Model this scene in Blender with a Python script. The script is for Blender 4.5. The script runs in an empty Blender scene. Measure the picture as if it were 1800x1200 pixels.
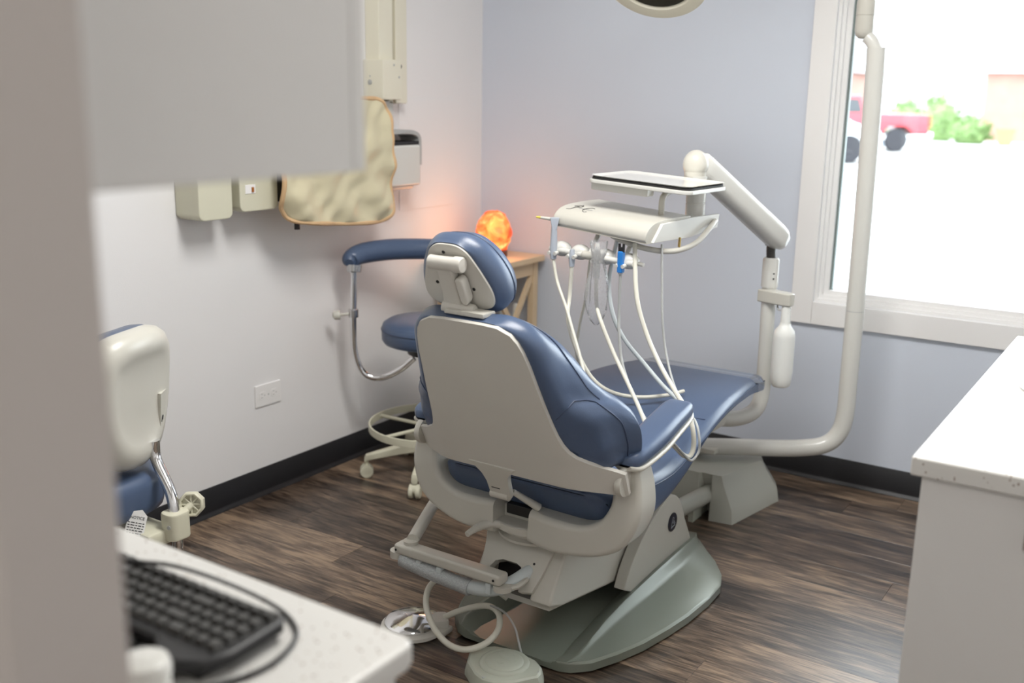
import bpy, bmesh, math, random
from mathutils import Vector, Matrix, noise

# ------------------------------------------------------------------ camera, world, lights, exposure
scene = bpy.context.scene
COL = scene.collection
R = math.radians

cam_data = bpy.data.cameras.new('camera')
cam = bpy.data.objects.new('camera', cam_data)
COL.objects.link(cam)
cam_data.sensor_width = 36.0
cam_data.sensor_fit = 'HORIZONTAL'
cam_data.lens = 36.4
cam_data.clip_start = 0.02
cam_data.clip_end = 500
cam_right = Vector((0.8321, 0.5544, 0.0162))
cam_down = Vector((0.1427, -0.1858, -0.9722))
cam_fwd = Vector((-0.5360, 0.8112, -0.2337))
m = Matrix.Identity(4)
for i in range(3):
    m[i][0] = cam_right[i]
    m[i][1] = -cam_down[i]
    m[i][2] = -cam_fwd[i]
    m[i][3] = (2.765, -3.907, 1.47)[i]
cam.matrix_world = m
cam_data.dof.use_dof = True
cam_data.dof.focus_distance = 2.72
cam_data.dof.aperture_fstop = 2.5
scene.camera = cam

world = bpy.data.worlds.new('overcast_sky')
scene.world = world
world.use_nodes = True
wn = world.node_tree
bg = wn.nodes['Background']
bg.inputs['Color'].default_value = (0.86, 0.93, 1.0, 1)
bg.inputs['Strength'].default_value = 5.2


def area_light(name, loc, size, size_y, power, color, rot=(0, 0, 0)):
    ld = bpy.data.lights.new(name, 'AREA')
    ld.shape = 'RECTANGLE'
    ld.size = size
    ld.size_y = size_y
    ld.energy = power
    ld.color = color
    o = bpy.data.objects.new(name, ld)
    o.location = loc
    o.rotation_euler = rot
    COL.objects.link(o)
    return o


area_light('ceiling_panel_light', (1.75, -1.9, 2.66), 1.2, 0.6, 30, (1.0, 0.98, 0.95))
area_light('hall_ceiling_light', (2.3, -4.6, 2.66), 1.2, 0.6, 12, (1.0, 0.96, 0.92))

scene.view_settings.view_transform = 'Standard'
scene.view_settings.look = 'None'
scene.view_settings.gamma = 1.0
scene.view_settings.use_curve_mapping = False
scene.view_settings.exposure = 0.92
scene.cycles.use_denoising = True
scene.cycles.max_bounces = 10
scene.cycles.diffuse_bounces = 6
scene.cycles.transparent_max_bounces = 12


# ------------------------------------------------------------------ materials
def srgb(r, g, b):
    f = lambda c: (c / 255 / 12.92) if c / 255 <= 0.04045 else ((c / 255 + 0.055) / 1.055) ** 2.4
    return (f(r), f(g), f(b))


def mat(name, color, rough=0.5, metal=0.0, spec=0.5, var=0.04, vscale=6.0, bump=0.0, bscale=200.0, coat=0.0,
        transmission=0.0, sss=0.0):
    mt = bpy.data.materials.new(name)
    mt.use_nodes = True
    nt = mt.node_tree
    b = nt.nodes['Principled BSDF']
    b.inputs['Roughness'].default_value = rough
    b.inputs['Metallic'].default_value = metal
    b.inputs['Specular IOR Level'].default_value = spec
    b.inputs['Coat Weight'].default_value = coat
    b.inputs['Transmission Weight'].default_value = transmission
    if sss:
        b.inputs['Subsurface Weight'].default_value = sss
        b.inputs['Subsurface Radius'].default_value = (0.02, 0.02, 0.02)
    tc = nt.nodes.new('ShaderNodeTexCoord')
    nz = nt.nodes.new('ShaderNodeTexNoise')
    nz.inputs['Scale'].default_value = vscale
    nz.inputs['Detail'].default_value = 3
    nt.links.new(tc.outputs['Object'], nz.inputs['Vector'])
    mx = nt.nodes.new('ShaderNodeMix')
    mx.data_type = 'RGBA'
    mx.inputs[6].default_value = tuple(c * (1 - var) for c in color) + (1,)
    mx.inputs[7].default_value = tuple(min(1, c * (1 + var)) for c in color) + (1,)
    nt.links.new(nz.outputs['Fac'], mx.inputs[0])
    nt.links.new(mx.outputs[2], b.inputs['Base Color'])
    if bump:
        nb = nt.nodes.new('ShaderNodeTexNoise')
        nb.inputs['Scale'].default_value = bscale
        nt.links.new(tc.outputs['Object'], nb.inputs['Vector'])
        bp = nt.nodes.new('ShaderNodeBump')
        bp.inputs['Strength'].default_value = bump
        bp.inputs['Distance'].default_value = 0.001
        nt.links.new(nb.outputs['Fac'], bp.inputs['Height'])
        nt.links.new(bp.outputs['Normal'], b.inputs['Normal'])
    return mt


M = {}
M['wall_white'] = mat('painted_wall_white', (0.77, 0.765, 0.765), 0.75, var=0.01, bump=0.25, bscale=260)
M['wall_blue'] = mat('painted_wall_pale_blue', (0.60, 0.645, 0.725), 0.7, var=0.01, bump=0.25, bscale=260)
M['wall_taupe'] = mat('painted_wall_taupe', (0.46, 0.423, 0.395), 0.8, var=0.015, bump=0.2, bscale=260)
M['ceiling'] = mat('ceiling_paint', (0.78, 0.77, 0.75), 0.9, var=0.02)
M['trim_white'] = mat('white_trim_paint', (0.80, 0.79, 0.78), 0.4, var=0.01)
M['black_base'] = mat('black_vinyl_base', (0.006, 0.006, 0.008), 0.45, var=0.1)
M['cabinet'] = mat('grey_white_laminate', (0.62, 0.61, 0.59), 0.45, var=0.01)
M['plastic'] = mat('off_white_plastic', (0.545, 0.53, 0.475), 0.28, var=0.015)
M['plastic_grey'] = mat('warm_grey_plastic', (0.59, 0.57, 0.52), 0.42, var=0.02, bump=0.15, bscale=500)
M['white_paint'] = mat('white_enamel', (0.65, 0.645, 0.605), 0.22, var=0.01)
M['vinyl'] = mat('slate_blue_vinyl', (0.067, 0.100, 0.174), 0.33, var=0.05, bump=0.2, bscale=420)
M['vinyl_dark'] = mat('slate_blue_piping', (0.04, 0.06, 0.115), 0.45)
M['pearl'] = mat('pearl_grey_green_paint', (0.215, 0.235, 0.195), 0.30, metal=0.12, var=0.03)
M['dark'] = mat('black_plastic', (0.012, 0.012, 0.013), 0.4)
M['dark_rubber'] = mat('dark_rubber', (0.02, 0.02, 0.02), 0.7)
M['chrome'] = mat('chrome', (0.82, 0.82, 0.83), 0.08, metal=1.0, var=0.01)
M['steel'] = mat('brushed_steel', (0.66, 0.66, 0.66), 0.22, metal=1.0, var=0.03)
M['beige'] = mat('beige_plastic', (0.60, 0.585, 0.46), 0.4, var=0.02)
M['cream'] = mat('cream_painted_metal', (0.72, 0.69, 0.57), 0.4, var=0.02)
M['hose'] = mat('cream_silicone_hose', (0.66, 0.645, 0.56), 0.38, var=0.03)
M['hose_grey'] = mat('grey_silicone_hose', (0.40, 0.41, 0.40), 0.4, var=0.03)
M['hose_pale'] = mat('pale_blue_grey_hose', (0.55, 0.60, 0.61), 0.35, var=0.03)
M['sage'] = mat('sage_grey_plastic', (0.44, 0.46, 0.385), 0.45, var=0.03, bump=0.15, bscale=500)
M['box_grey'] = mat('grey_beige_plastic', (0.43, 0.435, 0.385), 0.4, var=0.02)
M['pine'] = mat('pine_wood', (0.63, 0.48, 0.31), 0.5, var=0.10, vscale=14)
M['cloth'] = mat('khaki_coated_cloth', (0.60, 0.545, 0.375), 0.42, var=0.06, vscale=10)
M['cloth_trim'] = mat('tan_binding', (0.60, 0.40, 0.22), 0.7)
M['handpiece'] = mat('blue_grey_plastic', (0.42, 0.46, 0.52), 0.4)
M['blue_cap'] = mat('bright_blue_plastic', (0.02, 0.20, 0.60), 0.4)
M['yellow'] = mat('yellow_plastic', (0.70, 0.55, 0.08), 0.4)
M['bottle'] = mat('translucent_white_plastic', (0.80, 0.81, 0.78), 0.35, var=0.01, sss=0.4)
M['key'] = mat('black_keycap', (0.05, 0.049, 0.047), 0.40)
M['paper'] = mat('white_paper', (0.80, 0.80, 0.78), 0.8)
M['ink'] = mat('black_ink', (0.01, 0.01, 0.012), 0.6)
M['silver_ink'] = mat('silver_print', (0.30, 0.31, 0.33), 0.4)
M['dark_glass'] = mat('dark_reflector', (0.10, 0.10, 0.08), 0.12, metal=0.6)
M['asphalt'] = mat('pale_concrete', (0.46, 0.46, 0.45), 0.9, var=0.05, vscale=0.6)
M['truck_red'] = mat('red_car_paint', (0.42, 0.025, 0.04), 0.3, coat=0.4)
M['car_white'] = mat('white_car_paint', (0.62, 0.64, 0.66), 0.3, coat=0.4)
M['tyre'] = mat('tyre_rubber', (0.02, 0.02, 0.025), 0.8)
M['brick'] = mat('red_brick_masonry', (0.36, 0.20, 0.16), 0.9, var=0.2, vscale=1.5)
M['roof'] = mat('pale_shingle_roof', (0.40, 0.41, 0.43), 0.9)
M['siding'] = mat('pale_siding', (0.5, 0.5, 0.5), 0.8)
M['leaf'] = mat('hedge_leaves', (0.15, 0.24, 0.08), 0.6, var=0.4, vscale=3)
M['bark'] = mat('grey_bark', (0.30, 0.27, 0.25), 0.9, var=0.2)
M['terracotta'] = mat('terracotta', (0.5, 0.22, 0.10), 0.8)
M['car_glass'] = mat('dark_car_glass', (0.03, 0.035, 0.04), 0.1)


def quartz_material():
    mt = mat('speckled_white_quartz', (0.60, 0.59, 0.56), 0.3, var=0.02)
    nt = mt.node_tree
    b = nt.nodes['Principled BSDF']
    tc = nt.nodes.new('ShaderNodeTexCoord')
    vo = nt.nodes.new('ShaderNodeTexVoronoi')
    vo.inputs['Scale'].default_value = 150
    nt.links.new(tc.outputs['Object'], vo.inputs['Vector'])
    lt = nt.nodes.new('ShaderNodeMath'); lt.operation = 'LESS_THAN'
    lt.inputs[1].default_value = 0.26
    nt.links.new(vo.outputs['Distance'], lt.inputs[0])
    sep = nt.nodes.new('ShaderNodeSeparateColor')
    nt.links.new(vo.outputs['Color'], sep.inputs[0])
    g2 = nt.nodes.new('ShaderNodeMath'); g2.operation = 'GREATER_THAN'
    g2.inputs[1].default_value = 0.80
    nt.links.new(sep.outputs[0], g2.inputs[0])
    mu = nt.nodes.new('ShaderNodeMath'); mu.operation = 'MULTIPLY'
    nt.links.new(lt.outputs[0], mu.inputs[0]); nt.links.new(g2.outputs[0], mu.inputs[1])
    cr = nt.nodes.new('ShaderNodeValToRGB')
    cr.color_ramp.elements[0].color = (0.10, 0.035, 0.03, 1)
    cr.color_ramp.elements[1].color = (0.30, 0.22, 0.15, 1)
    nt.links.new(sep.outputs[1], cr.inputs[0])
    mx = nt.nodes.new('ShaderNodeMix'); mx.data_type = 'RGBA'
    mx.inputs[6].default_value = (0.60, 0.59, 0.56, 1)
    nt.links.new(mu.outputs[0], mx.inputs[0])
    nt.links.new(cr.outputs[0], mx.inputs[7])
    nt.links.new(mx.outputs[2], b.inputs['Base Color'])
    return mt


M['quartz'] = quartz_material()


def plank_material():
    mt = bpy.data.materials.new('dark_rustic_wood_plank')
    mt.use_nodes = True
    nt = mt.node_tree
    N = nt.nodes.new
    L = nt.links.new
    b = nt.nodes['Principled BSDF']
    tc = N('ShaderNodeTexCoord')
    oi = N('ShaderNodeObjectInfo')
    # random shift of the grain per plank
    cmb = N('ShaderNodeCombineXYZ')
    m1 = N('ShaderNodeMath'); m1.operation = 'MULTIPLY'; m1.inputs[1].default_value = 37.0
    m2 = N('ShaderNodeMath'); m2.operation = 'MULTIPLY'; m2.inputs[1].default_value = 91.0
    L(oi.outputs['Random'], m1.inputs[0]); L(oi.outputs['Random'], m2.inputs[0])
    L(m1.outputs[0], cmb.inputs[0]); L(m2.outputs[0], cmb.inputs[1])
    add = N('ShaderNodeVectorMath'); add.operation = 'ADD'
    L(tc.outputs['Object'], add.inputs[0]); L(cmb.outputs[0], add.inputs[1])

    def stretched(sx, sy, scale, detail, dist):
        mp = N('ShaderNodeMapping')
        mp.inputs['Scale'].default_value = (sx, sy, 1)
        L(add.outputs[0], mp.inputs['Vector'])
        n = N('ShaderNodeTexNoise')
        n.inputs['Scale'].default_value = scale
        n.inputs['Detail'].default_value = detail
        n.inputs['Distortion'].default_value = dist
        L(mp.outputs[0], n.inputs['Vector'])
        return n
    broad = stretched(1.0, 4.5, 2.6, 3, 1.3)
    mid = stretched(1.0, 10.0, 5.0, 7, 1.6)
    fine = stretched(1.0, 22.0, 12.0, 5, 0.6)
    a1 = N('ShaderNodeMath'); a1.operation = 'MULTIPLY'; a1.inputs[1].default_value = 0.36
    L(broad.outputs['Fac'], a1.inputs[0])
    a2 = N('ShaderNodeMath'); a2.operation = 'MULTIPLY_ADD'; a2.inputs[1].default_value = 0.42
    L(mid.outputs['Fac'], a2.inputs[0]); L(a1.outputs[0], a2.inputs[2])
    a3 = N('ShaderNodeMath'); a3.operation = 'MULTIPLY_ADD'; a3.inputs[1].default_value = 0.30
    L(fine.outputs['Fac'], a3.inputs[0]); L(a2.outputs[0], a3.inputs[2])
    a4 = N('ShaderNodeMath'); a4.operation = 'MULTIPLY_ADD'; a4.inputs[1].default_value = 0.13
    L(oi.outputs['Random'], a4.inputs[0]); L(a3.outputs[0], a4.inputs[2])
    cr = N('ShaderNodeValToRGB')
    e = cr.color_ramp.elements
    e[0].position = 0.445; e[0].color = (0.0094, 0.0058, 0.0037, 1)
    e[1].position = 0.735; e[1].color = (0.2880, 0.2036, 0.1348, 1)
    k = e.new(0.52); k.color = (0.0360, 0.0233, 0.0157, 1)
    k = e.new(0.58); k.color = (0.0778, 0.0531, 0.0367, 1)
    k = e.new(0.65); k.color = (0.1440, 0.1004, 0.0696, 1)
    L(a4.outputs[0], cr.inputs[0])
    L(cr.outputs[0], b.inputs['Base Color'])
    b.inputs['Roughness'].default_value = 0.34
    b.inputs['Specular IOR Level'].default_value = 0.75
    bp = N('ShaderNodeBump')
    bp.inputs['Strength'].default_value = 0.25
    bp.inputs['Distance'].default_value = 0.0015
    L(mid.outputs['Fac'], bp.inputs['Height'])
    L(bp.outputs['Normal'], b.inputs['Normal'])
    return mt


M['plank'] = plank_material()


def thin_glass(name, tint, ior=1.45, haze=0.0):
    mt = bpy.data.materials.new(name)
    mt.use_nodes = True
    nt = mt.node_tree
    nt.nodes.remove(nt.nodes['Principled BSDF'])
    out = nt.nodes['Material Output']
    tr = nt.nodes.new('ShaderNodeBsdfTransparent')
    tr.inputs[0].default_value = tint + (1,)
    gl = nt.nodes.new('ShaderNodeBsdfGlossy')
    gl.inputs['Roughness'].default_value = 0.03
    fr = nt.nodes.new('ShaderNodeFresnel')
    fr.inputs[0].default_value = ior
    mx = nt.nodes.new('ShaderNodeMixShader')
    nt.links.new(fr.outputs[0], mx.inputs[0])
    nt.links.new(tr.outputs[0], mx.inputs[1])
    nt.links.new(gl.outputs[0], mx.inputs[2])
    last = mx
    if haze:
        df = nt.nodes.new('ShaderNodeBsdfDiffuse')
        df.inputs[0].default_value = (0.85, 0.86, 0.88, 1)
        m2 = nt.nodes.new('ShaderNodeMixShader')
        nz = nt.nodes.new('ShaderNodeTexNoise'); nz.inputs['Scale'].default_value = 40
        mr = nt.nodes.new('ShaderNodeMapRange')
        mr.inputs[3].default_value = haze * 0.3; mr.inputs[4].default_value = haze * 1.7
        nt.links.new(nz.outputs['Fac'], mr.inputs[0])
        nt.links.new(mr.outputs[0], m2.inputs[0])
        nt.links.new(mx.outputs[0], m2.inputs[1])
        nt.links.new(df.outputs[0], m2.inputs[2])
        last = m2
    nt.links.new(last.outputs[0], out.inputs[0])
    return mt


M['glass'] = thin_glass('window_glass', (0.97, 0.985, 0.98))
M['sleeve'] = thin_glass('clear_plastic_film', (0.97, 0.97, 0.98), 1.5, 0.22)
M['vinyl_sleeve'] = thin_glass('clear_vinyl_tubing', (0.93, 0.96, 0.95), 1.5, 0.35)


def salt_material():
    mt = bpy.data.materials.new('glowing_salt_crystal')
    mt.use_nodes = True
    nt = mt.node_tree
    b = nt.nodes['Principled BSDF']
    tc = nt.nodes.new('ShaderNodeTexCoord')
    nz = nt.nodes.new('ShaderNodeTexNoise')
    nz.inputs['Scale'].default_value = 13
    nz.inputs['Detail'].default_value = 4
    nz.inputs['Distortion'].default_value = 1.2
    nt.links.new(tc.outputs['Object'], nz.inputs['Vector'])
    cr = nt.nodes.new('ShaderNodeValToRGB')
    e = cr.color_ramp.elements
    e[0].position = 0.36; e[0].color = (0.75, 0.055, 0.012, 1)
    e[1].position = 0.70; e[1].color = (1.0, 0.58, 0.22, 1)
    k = e.new(0.55); k.color = (0.95, 0.20, 0.05, 1)
    nt.links.new(nz.outputs['Fac'], cr.inputs[0])
    nt.links.new(cr.outputs[0], b.inputs['Base Color'])
    nt.links.new(cr.outputs[0], b.inputs['Emission Color'])
    b.inputs['Emission Strength'].default_value = 0.62
    b.inputs['Roughness'].default_value = 0.5
    return mt


M['salt'] = salt_material()


# ------------------------------------------------------------------ helpers
def wloc(o):
    v = Vector((0, 0, 0))
    while o is not None:
        v += o.location
        o = o.parent
    return v


def finish(bm, sharp=38):
    bmesh.ops.recalc_face_normals(bm, faces=bm.faces[:])
    lim = R(sharp)
    for f in bm.faces:
        f.smooth = True
    for e in bm.edges:
        if len(e.link_faces) == 2:
            if e.calc_face_angle(0) > lim:
                e.smooth = False


SINGLES = {'screw', 'hose_clip', 'arm_pivot', 'bracket_knob', 'hinge_washer', 'seam', 'prong', 'hanger_rod', 'embossed_mark',
           'slot', 'lock', 'post_collar', 'channel', 'stem', 'hinge_pin', 'logo', 'logo_letters'}


def islands(bm):
    seen = set()
    out = []
    for v in bm.verts:
        if v in seen:
            continue
        st_, comp = [v], []
        seen.add(v)
        while st_:
            q = st_.pop()
            comp.append(q)
            for e in q.link_edges:
                w = e.other_vert(q)
                if w not in seen:
                    seen.add(w)
                    st_.append(w)
        out.append(comp)
    return out


def obj(name, bm, material, parent=None, sharp=38, origin=None):
    """Link a bmesh given in world coordinates as one mesh object, optionally under a parent."""
    if name in SINGLES:
        isl = islands(bm)
        if len(isl) > 1:
            o = None
            for comp in isl:
                t = BM()
                mp = {v: t.verts.new(v.co) for v in comp}
                for fa in {fa for v in comp for fa in v.link_faces}:
                    t.faces.new([mp[v] for v in fa.verts])
                o = link(name, t, material, parent, sharp, origin)
            bm.free()
            return o
    return link(name, bm, material, parent, sharp, origin)


def link(name, bm, material, parent=None, sharp=38, origin=None):
    finish(bm, sharp)
    base = wloc(parent) if parent else Vector((0, 0, 0))
    org = Vector(origin) if origin is not None else base
    bmesh.ops.translate(bm, verts=bm.verts[:], vec=-org)
    me = bpy.data.meshes.new(name)
    bm.to_mesh(me)
    bm.free()
    me.materials.append(M[material] if isinstance(material, str) else material)
    o = bpy.data.objects.new(name, me)
    COL.objects.link(o)
    if parent:
        o.parent = parent
    o.location = org - base
    if sharp <= 45:
        wnm = o.modifiers.new('weighted_normals', 'WEIGHTED_NORMAL')
        wnm.keep_sharp = True
    return o


def thing(name, label, cat, loc, group=None):
    o = bpy.data.objects.new(name, None)
    COL.objects.link(o)
    o.empty_display_size = 0.1
    o.location = loc
    o['label'] = label
    o['category'] = cat
    if group:
        o['group'] = group
    return o


def tag(o, label, cat, group=None):
    o['label'] = label
    o['category'] = cat
    if group:
        o['group'] = group
    return o


def struct(o):
    o['kind'] = 'structure'
    return o


def BM():
    return bmesh.new()


def merge(bm, other):
    me = bpy.data.meshes.new('tmp')
    other.to_mesh(me)
    other.free()
    bm.from_mesh(me)
    bpy.data.meshes.remove(me)


def box(bm, lo, hi, bevel=0.0, seg=2, rot=None, pivot=None):
    t = BM()
    bmesh.ops.create_cube(t, size=1)
    lo = Vector(lo); hi = Vector(hi)
    c = (lo + hi) / 2
    s = hi - lo
    for v in t.verts:
        v.co = Vector((v.co.x * s.x, v.co.y * s.y, v.co.z * s.z))
    if bevel:
        bmesh.ops.bevel(t, geom=t.edges[:], offset=min(bevel, min(s) * 0.49), segments=seg, affect='EDGES', profile=0.5)
    mt = Matrix.Translation(c)
    if rot is not None:
        pv = Vector(pivot) if pivot is not None else c
        mt = Matrix.Translation(pv) @ rot.to_4x4() @ Matrix.Translation(c - pv)
    t.transform(mt)
    merge(bm, t)
    return bm


def crom(pts, n=6, closed=False):
    P = [Vector(p) for p in pts]
    out = []
    k = len(P)
    rng = range(k) if closed else range(k - 1)
    for i in rng:
        if closed:
            p0, p1, p2, p3 = P[(i - 1) % k], P[i], P[(i + 1) % k], P[(i + 2) % k]
        else:
            p1, p2 = P[i], P[i + 1]
            p0 = P[i - 1] if i > 0 else p1 * 2 - p2
            p3 = P[i + 2] if i + 2 < k else p2 * 2 - p1
        for j in range(n):
            t = j / n
            out.append(0.5 * ((2 * p1) + (-p0 + p2) * t + (2 * p0 - 5 * p1 + 4 * p2 - p3) * t * t
                              + (-p0 + 3 * p1 - 3 * p2 + p3) * t ** 3))
    if not closed:
        out.append(P[-1].copy())
    return out


def loft(bm, rings, cap=True, closed=True):
    vs = [[bm.verts.new(p) for p in r] for r in rings]
    n = len(vs[0])
    for a, b in zip(vs[:-1], vs[1:]):
        for i in range(n if closed else n - 1):
            j = (i + 1) % n
            bm.faces.new((a[i], a[j], b[j], b[i]))
    if cap and closed:
        bm.faces.new(vs[0][::-1])
        bm.faces.new(vs[-1])
    return vs


def frames(pts):
    T = []
    for i in range(len(pts)):
        a = pts[max(0, i - 1)]
        b = pts[min(len(pts) - 1, i + 1)]
        T.append((b - a).normalized())
    up = Vector((0, 0, 1)) if abs(T[0].z) < 0.9 else Vector((0, 1, 0))
    n = (up - T[0] * up.dot(T[0])).normalized()
    out = []
    for t in T:
        n = (n - t * n.dot(t)).normalized()
        out.append((t, n, t.cross(n)))
    return out


def tube(bm, pts, r, seg=12, smooth=6, flat=1.0):
    """Round tube along a path. r may be a list with one radius per control point."""
    P = [Vector(p) for p in pts]
    if isinstance(r, (int, float)):
        rr = [r] * len(P)
    else:
        rr = list(r)
    if smooth and len(P) > 2:
        Q = crom(P, smooth)
        rad = [v.x for v in crom([(x, 0, 0) for x in rr], smooth)]
    else:
        Q, rad = P, rr
    rings = []
    for p, (t, n, b), q in zip(Q, frames(Q), rad):
        rings.append([p + (n * math.cos(2 * math.pi * k / seg) + b * math.sin(2 * math.pi * k / seg) * flat) * q
                      for k in range(seg)])
    loft(bm, rings)
    return bm


def rod(bm, a, b, r, r2=None, seg=16):
    return tube(bm, [a, b], [r, r if r2 is None else r2], seg, 0)


def lathe(bm, prof, c, axis=(0, 0, 1), seg=32):
    """prof: list of (radius, height along the axis)."""
    q = Vector((0, 0, 1)).rotation_difference(Vector(axis).normalized())
    c = Vector(c)
    rings = []
    for r, h in prof:
        rings.append([c + q @ Vector((max(r, 1e-4) * math.cos(2 * math.pi * k / seg), max(r, 1e-4) * math.sin(2 * math.pi * k / seg), h))
                      for k in range(seg)])
    loft(bm, rings)
    return bm


def prism(bm, loop, P0, U, V, d0, d1, bevel=0.0, seg=2):
    """Closed 2-D loop in the frame (P0, U, V) extruded along U x V from d0 to d1."""
    P0 = Vector(P0); U = Vector(U).normalized(); V = Vector(V).normalized(); W = U.cross(V)
    t = BM()
    a = [t.verts.new(P0 + U * x + V * y + W * d0) for x, y in loop]
    b = [t.verts.new(P0 + U * x + V * y + W * d1) for x, y in loop]
    n = len(loop)
    t.faces.new(a[::-1])
    t.faces.new(b)
    for i in range(n):
        j = (i + 1) % n
        t.faces.new((a[i], a[j], b[j], b[i]))
    if bevel:
        bmesh.ops.recalc_face_normals(t, faces=t.faces[:])
        es = [e for e in t.edges if e.calc_face_angle(0) > R(50)]
        bmesh.ops.bevel(t, geom=es, offset=bevel, segments=seg, affect='EDGES', profile=0.5, clamp_overlap=True)
    merge(bm, t)
    return bm


def rrect(w, h, r, n=5, cx=0, cy=0):
    """Rounded rectangle loop, centred."""
    out = []
    for sx, sy, a0 in ((1, 1, 0), (-1, 1, 90), (-1, -1, 180), (1, -1, 270)):
        for k in range(n + 1):
            a = R(a0 + 90 * k / n)
            out.append((cx + sx * (w / 2 - r) + r * math.cos(a), cy + sy * (h / 2 - r) + r * math.sin(a)))
    return out


def sphere(bm, c, rad, seg=16, rings=10):
    t = BM()
    bmesh.ops.create_uvsphere(t, u_segments=seg, v_segments=rings, radius=1)
    rad = Vector(rad) if not isinstance(rad, (int, float)) else Vector((rad,) * 3)
    for v in t.verts:
        v.co = Vector((v.co.x * rad.x, v.co.y * rad.y, v.co.z * rad.z)) + Vector(c)
    merge(bm, t)
    return bm


def copy_tree(o, parent=None):
    c = o.copy()
    COL.objects.link(c)
    c.parent = parent
    for ch in list(o.children):
        copy_tree(ch, c)
    return c


def lerp(a, b, t):
    return a + (b - a) * t


# ------------------------------------------------------------------ the room
# The corner of the left and back walls on the floor is the origin; the back wall runs along +x, the left wall along -y.
WX0, WX1, WZ0, WZ1 = 1.573, 2.92, 0.709, 2.10        # window opening
RIGHT = 3.10
FRONT = -3.51
CEIL = 2.70

floor = BM()
box(floor, (-0.12, -5.6, -0.06), (RIGHT + 0.12, 0.12, -0.004))
floor = struct(obj('floor', floor, 'dark_rubber'))

random.seed(4)
PW, PL = 0.152, 1.22
plank_meshes = {}


def plank_mesh(length, width):
    key = (round(length, 3), round(width, 3))
    if key in plank_meshes:
        return plank_meshes[key]
    t = BM()
    bmesh.ops.create_cube(t, size=1)
    for v in t.verts:
        v.co = Vector((v.co.x * (length - 0.0007), v.co.y * (width - 0.0007), v.co.z * 0.004 - 0.002))
    bmesh.ops.bevel(t, geom=[e for e in t.edges if all(v.co.z > -0.001 for v in e.verts)], offset=0.0004, segments=1, affect='EDGES')
    me = bpy.data.meshes.new('plank')
    t.to_mesh(me)
    t.free()
    me.materials.append(M['plank'])
    plank_meshes[key] = me
    return me


def lay_planks():
    y = 0.0
    row = 0
    while y > -5.5:
        off = random.choice((0.0, 0.12, 0.31, 0.45, 0.61, 0.78, 0.95, 1.08))
        x = -off
        while x < RIGHT:
            a = max(0.0, x)
            b = min(RIGHT, x + PL)
            if b - a > 0.05:
                o = bpy.data.objects.new('plank', plank_mesh(b - a, PW))
                COL.objects.link(o)
                o.parent = floor
                o.location = ((a + b) / 2, y - PW / 2, 0.0)
            x += PL
        y -= PW
        row += 1


lay_planks()

b = BM()
box(b, (-0.12, -5.6, -0.06), (0.0, 0.12, CEIL))
struct(obj('wall_left', b, 'wall_white'))

b = BM()
box(b, (0.0, 0.0, -0.06), (WX0, 0.14, CEIL))
box(b, (WX1, 0.0, -0.06), (RIGHT + 0.12, 0.14, CEIL))
box(b, (WX0, 0.0, -0.06), (WX1, 0.14, WZ0))
box(b, (WX0, 0.0, WZ1), (WX1, 0.14, CEIL))
struct(obj('wall_back', b, 'wall_blue'))

b = BM()
box(b, (RIGHT, -5.6, -0.06), (RIGHT + 0.12, 0.0, CEIL))
struct(obj('wall_right', b, 'wall_white'))
b = BM()
box(b, (0.0, FRONT - 0.085, 0.0), (2.19, FRONT, CEIL), 0.004)
box(b, (2.19, FRONT - 0.085, 2.15), (RIGHT, FRONT, CEIL))
struct(obj('wall_front', b, 'wall_taupe'))
b = BM()
box(b, (0.0, -5.72, -0.06), (RIGHT, -5.6, CEIL))
struct(obj('wall_hall', b, 'wall_white'))
b = BM()
box(b, (-0.12, -5.72, CEIL), (RIGHT + 0.12, 0.14, CEIL + 0.1))
struct(obj('ceiling', b, 'ceiling'))

# black cove base with its little toe at the floor
b = BM()
prism(b, [(0, 0), (0.020, 0), (0.019, 0.004), (0.008, 0.009), (0.006, 0.016), (0.005, 0.1), (0.003, 0.102), (0, 0.102)], (0, 0, 0), (1, 0, 0), (0, 0, 1), 0.0, 3.5)
struct(obj('baseboard_left', b, 'black_base', sharp=60))
b = BM()
prism(b, [(0, 0), (0.020, 0), (0.019, 0.004), (0.008, 0.009), (0.006, 0.016), (0.005, 0.1), (0.003, 0.102), (0, 0.102)], (0.012, 0, 0), (0, -1, 0), (0, 0, 1), -3.08, 0)
o = struct(obj('baseboard_back', b, 'black_base', sharp=60))

# the window: casing boards, sash frame, pane
win = BM()
cw = 0.084
for lo, hi in (((WX0 - cw, -0.018, WZ0 - 0.088), (WX0, 0, WZ1 + cw)), ((WX1, -0.018, WZ0 - 0.088), (WX1 + cw, 0, WZ1 + cw))):
    box(win, lo, hi, 0.003)
box(win, (WX0, -0.018, WZ0 - 0.088), (WX1, 0, WZ0), 0.003)
box(win, (WX0, -0.018, WZ1), (WX1, 0, WZ1 + cw), 0.003)
window = struct(obj('window_1', win, 'trim_white'))
b = BM()
f = 0.042
for d0, d1, w0, w1 in ((0.0, 0.12, 0.0, 0.012), (0.018, 0.10, 0.012, 0.024), (0.035, 0.085, 0.024, f)):
    box(b, (WX0 + w0, d0, WZ0 + w0), (WX0 + w1, d1, WZ1 - w0))
    box(b, (WX1 - w1, d0, WZ0 + w0), (WX1 - w0, d1, WZ1 - w0))
    box(b, (WX0 + w1, d0, WZ0 + w0), (WX1 - w1, d1, WZ0 + w1))
    box(b, (WX0 + w1, d0, WZ1 - w1), (WX1 - w1, d1, WZ1 - w0))
obj('window_frame', b, 'trim_white', window)
b = BM()
g0 = f - 0.002
box(b, (WX0 + g0, 0.050, WZ0 + g0), (WX0 + g0 + 0.010, 0.075, WZ1 - g0))
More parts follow.
